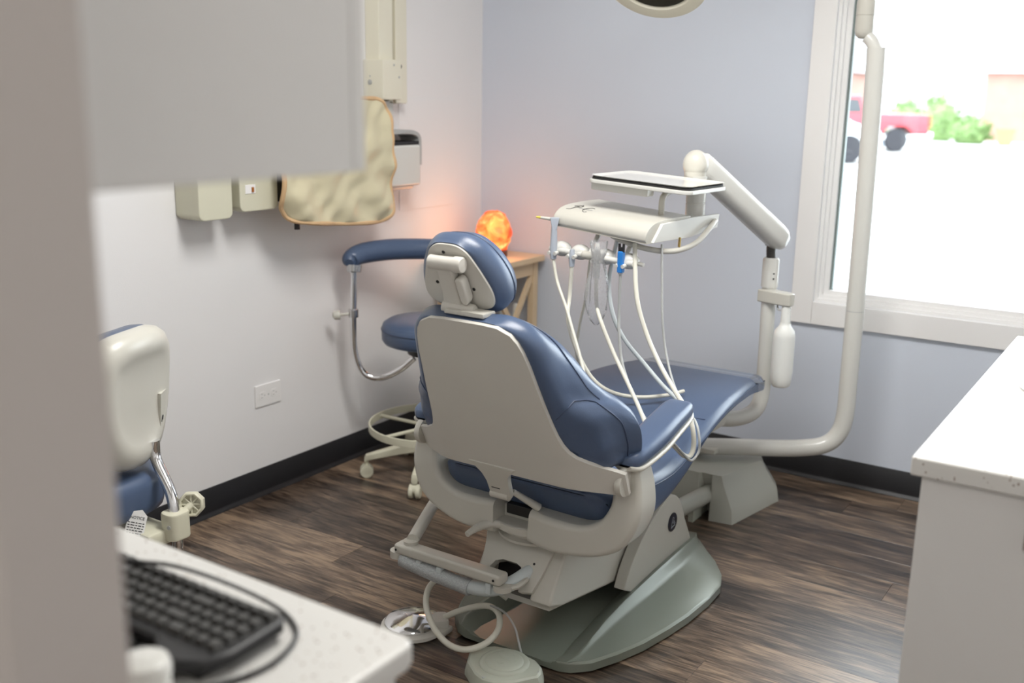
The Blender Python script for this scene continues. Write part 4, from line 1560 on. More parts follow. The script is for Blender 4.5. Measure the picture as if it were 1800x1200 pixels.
# the abdominal arm on its bent chrome post
ARM = [(0.128, -1.035, 0.838), (0.118, -1.015, 0.848), (0.125, -0.955, 0.864), (0.165, -0.85, 0.870), (0.215, -0.745, 0.866), (0.285, -0.66, 0.860), (0.37, -0.60, 0.856), (0.44, -0.575, 0.854), (0.47, -0.570, 0.852)]
b = BM()
tube(b, ARM, [0.016, 0.034, 0.040, 0.041, 0.041, 0.040, 0.038, 0.030, 0.012], 16, 6)
obj('arm_pad', b, 'vinyl', st1)
b = BM()
tube(b, [(0.128, -1.01, 0.80), (0.124, -1.01, 0.70), (0.120, -1.01, 0.60), (0.122, -1.005, 0.48), (0.150, -0.985, 0.40), (0.205, -0.95, 0.385), (0.27, -0.915, 0.42), (0.32, -0.89, 0.47)], 0.0125, 14, 6)
ap = obj('arm_post', b, 'chrome', st1)
b = BM()
rod(b, (0.128, -1.01, 0.80), (0.126, -1.005, 0.825), 0.026, 0.030)
rod(b, (0.122, -1.01, 0.625), (0.122, -1.01, 0.655), 0.019)
obj('post_collar', b, 'steel', ap)
b = BM()
rod(b, (0.112, -1.025, 0.638), (0.082, -1.05, 0.634), 0.006)
lathe(b, [(0, 0), (0.016, 0.001), (0.019, 0.006), (0.017, 0.024), (0.010, 0.030), (0, 0.031)], (0.088, -1.045, 0.635), (-0.75, -0.6, -0.1), 16)
obj('clamp_knob', b, 'plastic', ap)

# operator stool at the left, mostly hidden: we see the back of its backrest
st2 = thing('operator_stool', 'blue operator stool with cream backrest shell, partly hidden behind the left wall', 'stool', (0.60, -2.50, 0))
OC = (0.56, -2.50)
stool_base(st2, OC, 0.2, 'beige', R(20))
b = BM()
lathe(b, [(0.0, 0.06), (0.034, 0.062), (0.036, 0.12), (0.026, 0.14), (0.026, 0.38), (0, 0.38)], (OC[0], OC[1], 0))
obj('column', b, 'beige', st2)
b = BM()
rings = []
for s, z in ((0.90, 0.44), (0.98, 0.45), (1.0, 0.47), (1.0, 0.515), (0.97, 0.535), (0.85, 0.545), (0.4, 0.548)):
    rings.append([Vector((OC[0] - 0.02 + x * s, OC[1] + y * s, z)) for x, y in rrect(0.36, 0.40, 0.13, 7)])
loft(b, rings)
obj('seat', b, 'vinyl', st2, sharp=60)
# backrest: curved shell with a padded inside, facing -x
OBX, OBY, OBZ = 0.676, -2.42, 0.745


def ob(u, v, d):
    """u along the backrest width (towards the window), v up, d outward (+x side)."""
    c = Vector((math.cos(R(18)), math.sin(R(18)), 0))       # outward direction
    w = Vector((-c.y, c.x, 0))
    tilt = 0.16
    return Vector((OBX, OBY, OBZ)) + w * u + Vector((0, 0, v)) + c * (d + tilt * v * 0.6)


loopS = [(0.0, 0.165), (0.085, 0.158), (0.135, 0.125), (0.150, 0.05), (0.140, -0.05), (0.105, -0.135), (0.055, -0.175), (0, -0.185)]
LS = sym_loop(loopS, 5)
b = BM()
sl = [(0.0, 1.0), (0.020, 1.0), (0.040, 0.95), (0.052, 0.86), (0.056, 0.74), (0.050, 0.64), (0.044, 0.5), (0.042, 0.2)]
loft(b, [[ob(p.x * s, p.y * s, d - 0.35 * (p.x * s) ** 2 * 4) for p in LS] for d, s in sl])
bs = obj('backrest_shell', b, 'plastic', st2, sharp=60)
b = BM()
sl = [(-0.002, 0.99), (-0.014, 1.0), (-0.040, 0.98), (-0.056, 0.90), (-0.063, 0.6), (-0.064, 0.3)]
loft(b, [[ob(p.x * s, p.y * s, d - 0.35 * (p.x * s) ** 2 * 4) for p in LS] for d, s in sl])
obj('backrest_pad', b, 'vinyl', st2, sharp=60)
b = BM()
lg = [(0.066, -0.010), (0.106, -0.006), (0.110, -0.035), (0.096, -0.105), (0.070, -0.130)]
b2 = [ob(u, v, 0.034 - 1.4 * u * u) for u, v in lg]
vv = [b.verts.new(p) for p in b2]
vv2 = [b.verts.new(ob(u, v, 0.053 - 1.4 * u * u)) for u, v in lg]
b.faces.new(vv2)
b.faces.new(vv[::-1])
for i in range(5):
    b.faces.new((vv[i], vv[(i + 1) % 5], vv2[(i + 1) % 5], vv2[i]))
lt = obj('logo_panel', b, 'plastic', bs)
b = BM()
for pts in ([(0.074, -0.085), (0.077, -0.072), (0.082, -0.069), (0.081, -0.078), (0.076, -0.080)], [(0.083, -0.082), (0.086, -0.078), (0.089, -0.083), (0.093, -0.070), (0.092, -0.082)]):
    tube(b, [ob(u, v, 0.0535 - 1.4 * u * u) for u, v in pts], 0.0009, 5, 3)
obj('logo', b, 'ink', lt)
b = BM()
tube(b, [ob(0.035, -0.12, 0.050), ob(0.035, -0.17, 0.058), (0.765, -2.385, 0.51), (0.785, -2.39, 0.45), (0.785, -2.39, 0.36), (0.75, -2.40, 0.335), (0.66, -2.44, 0.335)], 0.014, 16, 6)
obj('back_post', b, 'chrome', st2)
b = BM()
prism(b, rrect(0.055, 0.062, 0.020, 4), (0.785, -2.39, 0.40), (1, 0, 0), (0, 1, 0), -0.005, 0.065, 0.006)
box(b, (0.62, -2.47, 0.385), (0.785, -2.385, 0.425), 0.01)
hub = obj('post_hub', b, 'beige', st2, sharp=35)
b = BM()
kc = Vector((0.794, -2.345, 0.470))
KU, KV = Vector((0.83, 0.55, 0.05)).normalized(), Vector((-0.12, 0.10, 0.98))
KV = (KV - KU * KV.dot(KU)).normalized()
KW = KU.cross(KV)
octo = [(math.cos(2 * math.pi * (k + 0.5) / 8), math.sin(2 * math.pi * (k + 0.5) / 8)) for k in range(8)]
loft(b, [[kc + KU * x * r + KV * y * r + KW * d for x, y in octo] for r, d in ((0.018, -0.014), (0.031, -0.010), (0.033, 0.008), (0.029, 0.012), (0.025, 0.011), (0.024, 0.002), (0.002, 0.002))])
for k in range(4):
    a_ = math.pi * k / 4
    dv = KU * math.cos(a_) + KV * math.sin(a_)
    rod(b, kc - dv * 0.0245 + KW * 0.006, kc + dv * 0.0245 + KW * 0.006, 0.0025, None, 6)
rod(b, kc, (0.785, -2.385, 0.44), 0.010)
kn = obj('tilt_knob', b, 'beige', hub)
b = BM()
lathe(b, [(0.005, 0.0), (0.005, 0.002), (0, 0.002)], (0.800, -2.4215, 0.435), (0.3, -0.95, 0), 12)
obj('screw', b, 'hose_grey', hub)
# hang tag of the stool
TGO = Vector((0.735, -2.452, 0.468))
TU = Vector((0.62, -0.28, -0.45)).normalized()
TU = Vector((0.80, 0.40, -0.10)).normalized()
TV = Vector((-0.25, 0.30, 0.88)).normalized()
TV = (TV - TU * TV.dot(TU)).normalized()
b = BM()
prism(b, [(-0.028, -0.085), (0.020, -0.085), (0.020, -0.006), (0.004, 0.008), (-0.022, 0.000), (-0.028, -0.01)], TGO, TU, TV, -0.0004, 0.0004)
tg = obj('care_tag', b, 'paper', st2)
b = BM()
W_ = TU.cross(TV)
random.seed(8)
for k in range(9):
    y = -0.026 - k * 0.0062
    x = -0.025
    while x < 0.015:
        w = random.uniform(0.004, 0.010)
        w = min(w, 0.017 - x)
        p = TGO + TU * x + TV * y + W_ * 0.0006
        q = p + TU * w
        vs = [b.verts.new(v) for v in (p, q, q + TV * 0.0022, p + TV * 0.0022)]
        b.faces.new(vs)
        x += w + 0.0022
obj('tag_text', b, 'ink', tg)
fcv = bpy.data.curves.new('tag_heading', 'FONT')
fcv.body = 'NOTICE'
fcv.size = 0.010
fcv.extrude = 0.0002
tmp_text = bpy.data.objects.new('tag_heading', fcv)
COL.objects.link(tmp_text)
deps = bpy.context.evaluated_depsgraph_get()
text_mesh = bpy.data.meshes.new_from_object(tmp_text.evaluated_get(deps))
bpy.data.objects.remove(tmp_text)
bpy.data.curves.remove(fcv)
text_mesh.materials.clear()
text_mesh.materials.append(M['ink'])
fo = bpy.data.objects.new('tag_heading', text_mesh)
COL.objects.link(fo)
fo.parent = tg
mw = Matrix.Identity(4)
for i in range(3):
    mw[i][0] = TU[i]; mw[i][1] = TV[i]; mw[i][2] = W_[i]; mw[i][3] = (TGO + TU * -0.022 + TV * -0.016 + W_ * 0.0007)[i]
fo.matrix_parent_inverse = Matrix.Identity(4)
fo.matrix_local = Matrix.Translation(-wloc(tg)) @ mw

# ------------------------------------------------------------------ corner table, salt lamp, bottles
tb = thing('side_table', 'pine side table with X-shaped end braces in the room corner', 'table', (0.20, -0.23, 0))
b = BM()
box(b, (0.035, -0.425, 0.745), (0.368, -0.022, 0.772), 0.004)
obj('tabletop', b, 'pine', tb)
for x in (0.060, 0.310):
    for y in (-0.405, -0.072):
        b = BM()
        box(b, (x, y, 0.0), (x + 0.032, y + 0.034, 0.7445), 0.002)
        obj('leg', b, 'pine', tb)
b = BM()
for lo, hi in (((0.062, -0.37, 0.685), (0.085, -0.075, 0.744)), ((0.317, -0.37, 0.685), (0.340, -0.075, 0.744)), ((0.092, -0.402, 0.685), (0.31, -0.380, 0.744)), ((0.092, -0.064, 0.685), (0.31, -0.044, 0.744))):
    box(b, lo, hi, 0.002)
obj('apron', b, 'pine', tb)
b = BM()
box(b, (0.062, -0.40, 0.235), (0.340, -0.045, 0.258), 0.003)
obj('shelf', b, 'pine', tb)
for x in (0.066, 0.322):
    for s in (1, -1):
        b = BM()
        a0, a1 = (Vector((x, -0.372, 0.262)), Vector((x, -0.073, 0.682)))
        if s == -1:
            a0, a1 = Vector((x + 0.001, -0.372, 0.682)), Vector((x + 0.001, -0.073, 0.262))
        d = (a1 - a0).normalized()
        pv = Vector((0, -d.z, d.y))
        loft(b, [[a + pv * u + Vector((v, 0, 0)) for u, v in ((-0.013, 0), (0.013, 0), (0.013, 0.014), (-0.013, 0.014))] for a in (a0, a1)])
        obj('cross_brace', b, 'pine', tb)

sl_ = thing('salt_lamp', 'glowing orange salt crystal lamp on the pine side table', 'lamp', (0.185, -0.20, 0.7725))
b = BM()
random.seed(5)
ico = BM()
bmesh.ops.create_icosphere(ico, subdivisions=4, radius=1)
for v in ico.verts:
    p = v.co.copy()
    q = Vector((p.x * 0.078, p.y * 0.070, p.z * 0.100))
    k = noise.noise(p * 1.7 + Vector((3, 1, 2))) * 0.20 + noise.noise(p * 4.5) * 0.09
    if p.z > 0.2:
        q.x *= 1 - 0.28 * (p.z - 0.2)
    q = q * (1 + k)
    q.z = max(q.z, -0.080)
    v.co = q + Vector((0.213, -0.20, 0.878))
merge(b, ico)
obj('crystal', b, 'salt', sl_, sharp=22)
b = BM()
lathe(b, [(0, 0), (0.055, 0), (0.057, 0.004), (0.057, 0.024), (0.052, 0.028), (0, 0.028)], (0.215, -0.20, 0.7725))
obj('wooden_base', b, mat('dark_stained_wood', (0.10, 0.03, 0.015), 0.4), sl_)
ld = bpy.data.lights.new('bulb', 'POINT')
ld.energy = 0.9
ld.color = (1.0, 0.45, 0.20)
ld.shadow_soft_size = 0.07
lo_ = bpy.data.objects.new('bulb', ld)
COL.objects.link(lo_)
lo_.parent = sl_
lo_.location = (0.10, -0.11, 0.13)

for (x, y, h, r), lab in zip(((0.305, -0.225, 0.345, 0.021), (0.305, -0.130, 0.300, 0.020)),
                             ('taller slim grey-white spray bottle on the side table shelf', 'shorter slim grey-white spray bottle on the side table shelf')):
    t = thing('bottle', lab, 'bottle', (x - 0.02, y, 0.2585), 'bottles on the side table shelf')
    b = BM()
    z0 = 0.2585
    lathe(b, [(0, z0), (r, z0), (r + 0.001, z0 + 0.01), (r, z0 + h * 0.72), (r * 0.8, z0 + h * 0.8), (r * 0.55, z0 + h * 0.86), (0, z0 + h * 0.86)], (x - 0.02, y, 0), (0, 0, 1), 20)
    obj('body', b, 'hose_pale', t)
    b = BM()
    lathe(b, [(r * 0.6, z0 + h * 0.86), (r * 0.58, z0 + h * 0.97), (r * 0.4, z0 + h), (0, z0 + h)], (x - 0.02, y, 0), (0, 0, 1), 20)
    obj('cap', b, 'white_paint', t)

# ------------------------------------------------------------------ on the left wall
wp = thing('wall_outlet', 'white duplex power outlet on the left wall above the black baseboard', 'outlet', (0, -1.35, 0.378))
b = BM()
box(b, (0, -1.412, 0.337), (0.006, -1.287, 0.419), 0.003, 2)
pl_ = obj('cover_plate', b, 'trim_white', wp)
for y in (-1.378, -1.321):
    b = BM()
    prism(b, rrect(0.034, 0.029, 0.010, 4), (0, y, 0.378), (0, 1, 0), (0, 0, 1), 0.004, 0.0075, 0.001)
    rc = obj('receptacle', b, 'trim_white', wp)
    b = BM()
    for dz in (-0.0065, 0.0065):
        box(b, (0.0072, y - 0.009, 0.378 + dz - 0.0012), (0.0078, y - 0.001, 0.378 + dz + 0.0012))
    lathe(b, [(0.0025, 0), (0.0025, 0.0005), (0, 0.0005)], (0.0073, y + 0.008, 0.378), (1, 0, 0), 10)
    obj('slot', b, 'hose_grey', rc)
b = BM()
lathe(b, [(0.003, 0), (0.0025, 0.001), (0, 0.001)], (0.006, -1.3495, 0.378), (1, 0, 0), 10)
obj('screw', b, 'hose_grey', wp)

xr = thing('xray_control', 'cream X-ray control boxes on the left wall below the grey cabinet', 'control box', (0.06, -1.55, 1.15))
for y0, y1, x1, z0 in ((-1.712, -1.572, 0.115, 1.052), (-1.545, -1.375, 0.120, 1.068)):
    b = BM()
    prism(b, rrect(y1 - y0, 0.24, 0.022, 5, (y0 + y1) / 2, z0 + 0.12), (0, 0, 0), (0, 1, 0), (0, 0, 1), 0.0, x1, 0.006, 2)
    bx = obj('control_box', b, 'beige', xr, sharp=35)
    if y0 > -1.6:
        b = BM()
        box(b, (x1 - 0.001, -1.522, 1.128), (x1 + 0.002, -1.478, 1.158), 0.001)
        sp = obj('switch_plate', b, 'trim_white', bx)
        b = BM()
        box(b, (x1 + 0.002, -1.496, 1.133), (x1 + 0.006, -1.487, 1.150), 0.001)
        obj('rocker', b, mat('amber_rocker', (0.35, 0.12, 0.02), 0.4), sp)
b = BM()
box(b, (0.0, -1.56, 1.08), (0.055, -1.53, 1.28), 0.003)
obj('link_panel', b, 'beige', xr)
b = BM()
box(b, (0.0, -1.372, 1.09), (0.11, -1.34, 1.22), 0.004)
obj('dark_module', b, 'dark', xr)

xm = thing('xray_mount', 'cream X-ray wall channel with a locking box, scanner head and knob', 'X-ray unit', (0.05, -0.7, 1.3))
b = BM()
box(b, (0, -0.782, 1.58), (0.072, -0.706, 2.6), 0.004)
box(b, (0, -0.668, 1.42), (0.058, -0.598, 2.6), 0.004)
box(b, (0.0, -0.700, 1.42), (0.05, -0.675, 2.6), 0.002)
obj('channel', b, 'cream', xm)
b = BM()
box(b, (0, -0.800, 1.435), (0.105, -0.690, 1.585), 0.005)
lb = obj('lock_box', b, 'cream', xm)
b = BM()
lathe(b, [(0.010, 0), (0.010, 0.003), (0.006, 0.004), (0, 0.004)], (0.04, -0.800, 1.50), (0, -1, 0), 16)
lathe(b, [(0.0035, 0), (0.0035, 0.001), (0, 0.001)], (0.04, -0.800, 1.522), (0, -1, 0), 8)
lathe(b, [(0.0045, 0), (0.0045, 0.001), (0, 0.001)], (0.105, -0.735, 1.565), (1, 0, 0), 8)
lathe(b, [(0.0045, 0), (0.0045, 0.001), (0, 0.001)], (0.105, -0.705, 1.52), (1, 0, 0), 8)
obj('lock', b, 'hose_grey', lb)
b = BM()
lathe(b, [(0.008, 0), (0.008, 0.001), (0, 0.001)], (0.0585, -0.640, 1.562), (1, 0, 0), 10)
obj('screw_cap', b, 'dark', xm)
b = BM()
box(b, (0, -0.73, 1.02), (0.05, -0.675, 1.43), 0.004)
obj('arm_channel', b, 'white_paint', xm)
b = BM()
box(b, (0.0, -0.80, 1.10), (0.125, -0.595, 1.262), 0.012, 3)
box(b, (0.0, -0.80, 1.085), (0.10, -0.61, 1.11), 0.010)
sh = obj('scanner_head', b, 'white_paint', xm)
b = BM()
box(b, (0.0, -0.80, 1.2625), (0.118, -0.600, 1.275), 0.002)
obj('dark_slot', b, 'dark', sh)
b = BM()
P = crom([(0.06, -0.80, 1.310), (0.06, -0.70, 1.312), (0.06, -0.62, 1.308), (0.06, -0.585, 1.290), (0.06, -0.580, 1.25), (0.06, -0.58, 1.18)], 5)
loft(b, [[p + n * u + Vector((v, 0, 0)) for u, v in rrect(0.018, 0.10, 0.004, 2)] for p, (t, n, bb_) in zip(P, frames(P))])
obj('cover_strap', b, 'hose_grey', xm)
b = BM()
lathe(b, [(0, 0), (0.022, 0.0), (0.026, 0.006), (0.024, 0.022), (0.012, 0.030), (0, 0.031)], (0.07, -0.580, 1.19), (0.2, 1, 0), 20)
obj('knob', b, 'cream', xm)
b = BM()
box(b, (0.02, -0.715, 1.0), (0.055, -0.685, 1.055), 0.002)
obj('dark_latch', b, mat('bronze_latch', (0.10, 0.08, 0.06), 0.4), xm)

# lead apron hanging in front
ap = thing('lead_apron', 'khaki protective apron with tan binding hanging on the left wall', 'apron', (0.18, -1.1, 1.45))
Y0, Y1, Z0, Z1 = -1.412, -0.848, 0.985, 1.440
RC = 0.075


def apron_pt(a, c, side=0.0):
    """a, c in 0..1; rounded corners by squeezing towards the outline."""
    y = lerp(Y0, Y1, a)
    zlow = Z0 + 0.05 * (1 - a) ** 1.0 - 0.012 * math.sin(a * math.pi)
    z = lerp(zlow, Z1, c)
    # corner rounding
    dy0, dy1 = y - Y0, Y1 - y
    dz0, dz1 = z - zlow, Z1 - z
    for dy, sy in ((dy0, 1), (dy1, -1)):
        for dz, sz in ((dz0, 1), (dz1, -1)):
            if dy < RC and dz < RC:
                vx, vz = RC - dy, RC - dz
                m_ = max(vx, vz)
                l_ = math.hypot(vx, vz)
                if l_ > 1e-6:
                    k = m_ / l_
                    y += sy * (vx - vx * k)
                    z += sz * (vz - vz * k)
    f = noise.noise(Vector((y * 7 + z * 5, z * 6, 0.3))) * 0.024 + noise.noise(Vector((y * 15 - z * 11, z * 13, 2.1))) * 0.013
    f += 0.013 * math.sin((y * 1.0 + z * 1.1) * 30) * max(0, 1 - c * 1.6)
    return Vector((0.185 + f + side, y, z))


NA, NC = 48, 40
b = BM()
g = [[b.verts.new(apron_pt(i / NA, j / NC)) for i in range(NA + 1)] for j in range(NC + 1)]
gb = [[b.verts.new(apron_pt(i / NA, j / NC, -0.014)) for i in range(NA + 1)] for j in range(NC + 1)]
for gg_ in (g, gb):
    for j in range(NC):
        for i in range(NA):
            b.faces.new((gg_[j][i], gg_[j][i + 1], gg_[j + 1][i + 1], gg_[j + 1][i]))
e0 = g[0] + [r[-1] for r in g[1:]] + g[-1][::-1][1:] + [r[0] for r in g[::-1][1:-1]]
e1 = gb[0] + [r[-1] for r in gb[1:]] + gb[-1][::-1][1:] + [r[0] for r in gb[::-1][1:-1]]
for i in range(len(e0)):
    j = (i + 1) % len(e0)
    b.faces.new((e0[i], e0[j], e1[j], e1[i]))
edge_path = [v.co.copy() + Vector((-0.005, 0, 0)) for v in e0]
panel = obj('panel', b, 'cloth', ap, sharp=70)
b = BM()
tube(b, edge_path + edge_path[:2], 0.0085, 8, 0)
obj('binding', b, 'cloth_trim', panel)
b = BM()
rod(b, (0.0, -1.15, 1.40), (0.165, -1.15, 1.42), 0.012)
rod(b, (0.0, -0.95, 1.40), (0.155, -0.95, 1.42), 0.012)
obj('hanger_rod', b, 'steel', ap)
b = BM()
rod(b, (0.13, -1.30, 0.99), (0.13, -1.30, 1.04), 0.010)
obj('strap_end', b, 'dark', ap)

# ------------------------------------------------------------------ keyboard, cable and jar on the left worktop
KX1, KY1 = 1.962, -3.150          # rear right corner of the deck
kb = thing('keyboard', 'black desktop keyboard with separate keys on the quartz worktop', 'keyboard', (1.75, -3.21, LZ))
KA = R(2)
b = BM()
prism(b, [(1.50, -3.150), (1.955, -3.147), (1.966, -3.158), (1.972, -3.235), (1.962, -3.268), (1.935, -3.285), (1.90, -3.280), (1.872, -3.262), (1.80, -3.262), (1.50, -3.275)], (0, 0, 0), (1, 0, 0), (0, 1, 0), LZ + 0.008, LZ + 0.024, 0.005, 3)
prism(b, [(1.86, -3.262), (1.935, -3.284), (1.925, -3.296), (1.85, -3.300)], (0, 0, 0), (1, 0, 0), (0, 1, 0), LZ + 0.0005, LZ + 0.012, 0.003)
prism(b, [(1.55, -3.262), (1.85, -3.262), (1.83, -3.335), (1.58, -3.335)], (0, 0, 0), (1, 0, 0), (0, 1, 0), LZ + 0.0005, LZ + 0.012, 0.003)
box(b, (1.52, -3.27, LZ + 0.0003), (1.955, -3.16, LZ + 0.009), 0.002)
obj('case', b, 'dark', kb, sharp=30)
PIT = 0.019
rows_k = [(-3.1635, 0.013, 22, 1.0), (-3.184, 0.0155, 22, 1.0), (-3.203, 0.0155, 22, 1.0), (-3.222, 0.0155, 22, 1.0), (-3.241, 0.0155, 22, 1.0)]
key_meshes = {}


def key_mesh(w, dpt):
    key = (round(w, 4), round(dpt, 4))
    if key not in key_meshes:
        t_ = BM()
        bw, bd, tw, td, h = w / 2, dpt / 2, w / 2 - 0.0024, dpt / 2 - 0.0022, 0.0075
        lo4 = [t_.verts.new((x, y, 0)) for x, y in ((-bw, -bd), (bw, -bd), (bw, bd), (-bw, bd))]
        hi4 = [t_.verts.new((x, y, h)) for x, y in ((-tw, -td), (tw, -td), (tw, td), (-tw, td))]
        t_.faces.new(hi4)
        for i_ in range(4):
            j_ = (i_ + 1) % 4
            t_.faces.new((lo4[i_], lo4[j_], hi4[j_], hi4[i_]))
        bmesh.ops.recalc_face_normals(t_, faces=t_.faces[:])
        me_ = bpy.data.meshes.new('key')
        t_.to_mesh(me_)
        t_.free()
        me_.materials.append(M['key'])
        key_meshes[key] = me_
    return key_meshes[key]


for ri, (ky, kd, cnt, _) in enumerate(rows_k):
    x = 1.957
    i = 0
    while x > 1.62:
        w = 0.0165
        if ri == 1 and i == 4:
            w = 0.0355
        if ri == 3 and i == 4:
            w = 0.0355
        if ri == 4 and i in (3,):
            w = 0.026
        o = bpy.data.objects.new('key', key_mesh(w, kd))
        COL.objects.link(o)
        o.parent = kb
        o.location = Vector((x - w / 2, ky, LZ + 0.0235)) - kb.location
        x -= w + 0.0025
        i += 1
b = BM()
tube(b, [(1.60, -3.155, LZ + 0.010), (1.68, -3.195, LZ + 0.042), (1.735, -3.190, LZ + 0.046), (1.775, -3.164, LZ + 0.042), (1.815, -3.143, LZ + 0.032), (1.865, -3.122, LZ + 0.016), (1.915, -3.116, LZ + 0.005), (1.958, -3.133, LZ + 0.004), (1.982, -3.158, LZ + 0.004), (1.996, -3.200, LZ + 0.004), (1.992, -3.240, LZ + 0.004), (1.970, -3.285, LZ + 0.004), (1.93, -3.33, LZ + 0.004), (1.86, -3.40, LZ + 0.004)], 0.0028, 8, 6)
obj('cable', b, 'dark', kb)

jr = thing('white_jar', 'small white plastic jar on the worktop in front of the keyboard', 'jar', (1.968, -3.345, LZ))
b = BM()
lathe(b, [(0, 0.0), (0.024, 0.0), (0.026, 0.003), (0.026, 0.045), (0.024, 0.049), (0, 0.049)], (1.968, -3.345, LZ), (0, 0, 1), 28)
obj('body', b, 'white_paint', jr)
b = BM()
lathe(b, [(0.0255, 0.050), (0.027, 0.051), (0.027, 0.060), (0.0245, 0.066), (0.018, 0.068), (0, 0.0685)], (1.968, -3.345, LZ), (0, 0, 1), 28)
obj('lid', b, 'white_paint', jr)

# ------------------------------------------------------------------ outside the window
GZ = -0.15
b = BM()
box(b, (-60, 0.2, GZ - 0.2), (60, 95, GZ))
struct(obj('ground', b, 'asphalt'))


def wheel(parent, c, axis, r=0.36, w=0.22):
    bm_ = BM()
    lathe(bm_, [(r * 0.55, -w / 2), (r * 0.95, -w / 2), (r, -w * 0.3), (r, w * 0.3), (r * 0.95, w / 2), (r * 0.55, w / 2)], c, axis, 28)
    wh = obj('wheel', bm_, 'tyre', parent)
    bm_ = BM()
    lathe(bm_, [(0, -w * 0.42), (r * 0.58, -w * 0.42), (r * 0.60, w * 0.42), (r * 0.5, w * 0.36), (r * 0.15, w * 0.40), (0, w * 0.40)], c, axis, 20)
    obj('rim', bm_, 'steel', wh)


def vehicle_body(name, label, rear, head_deg, L, W, profile, glass_prof, paint, wheels, cat, extra=None):
    """profile: (along, height) side outline with along measured forward from the rear bumper."""
    a = R(head_deg)
    fw = Vector((math.cos(a), math.sin(a), 0))
    sw_ = Vector((-fw.y, fw.x, 0))
    o0_ = Vector((rear[0], rear[1], GZ))
    th = thing(name, label, cat, o0_ + fw * (L / 2))
    bm_ = BM()
    prism(bm_, profile, o0_, fw, (0, 0, 1), -W / 2, W / 2, 0.05, 2)
    bd = obj('body', bm_, paint, th, sharp=40)
    for gp in glass_prof:
        bm_ = BM()
        prism(bm_, gp, o0_, fw, (0, 0, 1), -W / 2 - 0.012, W / 2 + 0.012)
        obj('side_window', bm_, 'car_glass', bd)
    for al in wheels:
        for s in (-1, 1):
            c = o0_ + fw * al + sw_ * (s * (W / 2 - 0.09)) + Vector((0, 0, 0.37))
            wheel(th, c, -sw_ * s * -1)
    if extra:
        extra(th, bd, o0_, fw, sw_, W)
    return th


def truck_extra(th, bd, o0_, fw, sw_, W):
    bm_ = BM()
    prism(bm_, [(-0.14, 0.42), (0.02, 0.42), (0.02, 0.62), (-0.14, 0.62)], o0_, fw, (0, 0, 1), -W / 2, W / 2, 0.03)
    prism(bm_, [(0.0, 0.40), (3.6, 0.36), (3.6, 0.50), (0.0, 0.55)], o0_, fw, (0, 0, 1), -W / 2 + 0.03, W / 2 - 0.03)
    obj('rear_bumper', bm_, 'steel', th)
    for s in (-1, 1):
        bm_ = BM()
        box(bm_, (-0.05, -0.06, -0.18), (0.05, 0.06, 0.18), 0.02, 2)
        bm_.transform(Matrix.Translation(o0_ + sw_ * s * (W / 2 - 0.05) + Vector((0, 0, 0.95))))
        obj('tail_light', bm_, mat('red_lens', (0.4, 0.06, 0.02), 0.2), bd)


truck_prof = [(0.0, 0.60), (0.45, 0.55), (0.75, 0.78), (1.25, 0.78), (1.5, 0.52), (3.95, 0.50), (4.1, 0.76), (4.6, 0.76), (4.8, 0.52), (5.35, 0.55), (5.4, 0.98), (4.1, 1.12), (3.55, 1.68), (2.2, 1.72), (2.0, 1.18), (0.05, 1.16)]
vehicle_body('pickup_truck', 'red pickup truck parked outside beyond the light post', (-5.15, 31.3), 215, 5.4, 1.85, truck_prof,
             [[(2.15, 1.20), (2.28, 1.60), (2.85, 1.62), (2.85, 1.18)], [(2.95, 1.18), (2.95, 1.62), (3.50, 1.58), (3.85, 1.18)]], 'truck_red', (1.0, 4.35), 'truck', truck_extra)


def car_extra(th, bd, o0_, fw, sw_, W):
    bm_ = BM()
    prism(bm_, [(-0.06, 0.30), (0.06, 0.30), (0.06, 0.58), (-0.06, 0.55)], o0_, fw, (0, 0, 1), -W / 2 + 0.05, W / 2 - 0.05, 0.03)
    obj('bumper', bm_, mat('grey_bumper', (0.15, 0.17, 0.20), 0.5), th)


car_prof = [(0.0, 0.28), (0.5, 0.26), (0.62, 0.64), (1.05, 0.66), (1.2, 0.26), (3.4, 0.26), (3.5, 0.62), (3.95, 0.62), (4.1, 0.28), (4.3, 0.34), (4.35, 0.85), (3.5, 0.98), (2.9, 1.40), (1.6, 1.46), (0.75, 1.02), (0.05, 0.80)]
vehicle_body('parked_car', 'white car parked at the left of the window, before the red truck', (-4.62, 24.1), 212, 4.35, 1.75, car_prof,
             [[(1.1, 1.02), (1.65, 1.38), (2.25, 1.38), (2.25, 1.0)], [(2.35, 1.0), (2.35, 1.38), (2.85, 1.34), (3.3, 0.98)]], 'car_white', (0.84, 3.72), 'car', car_extra)


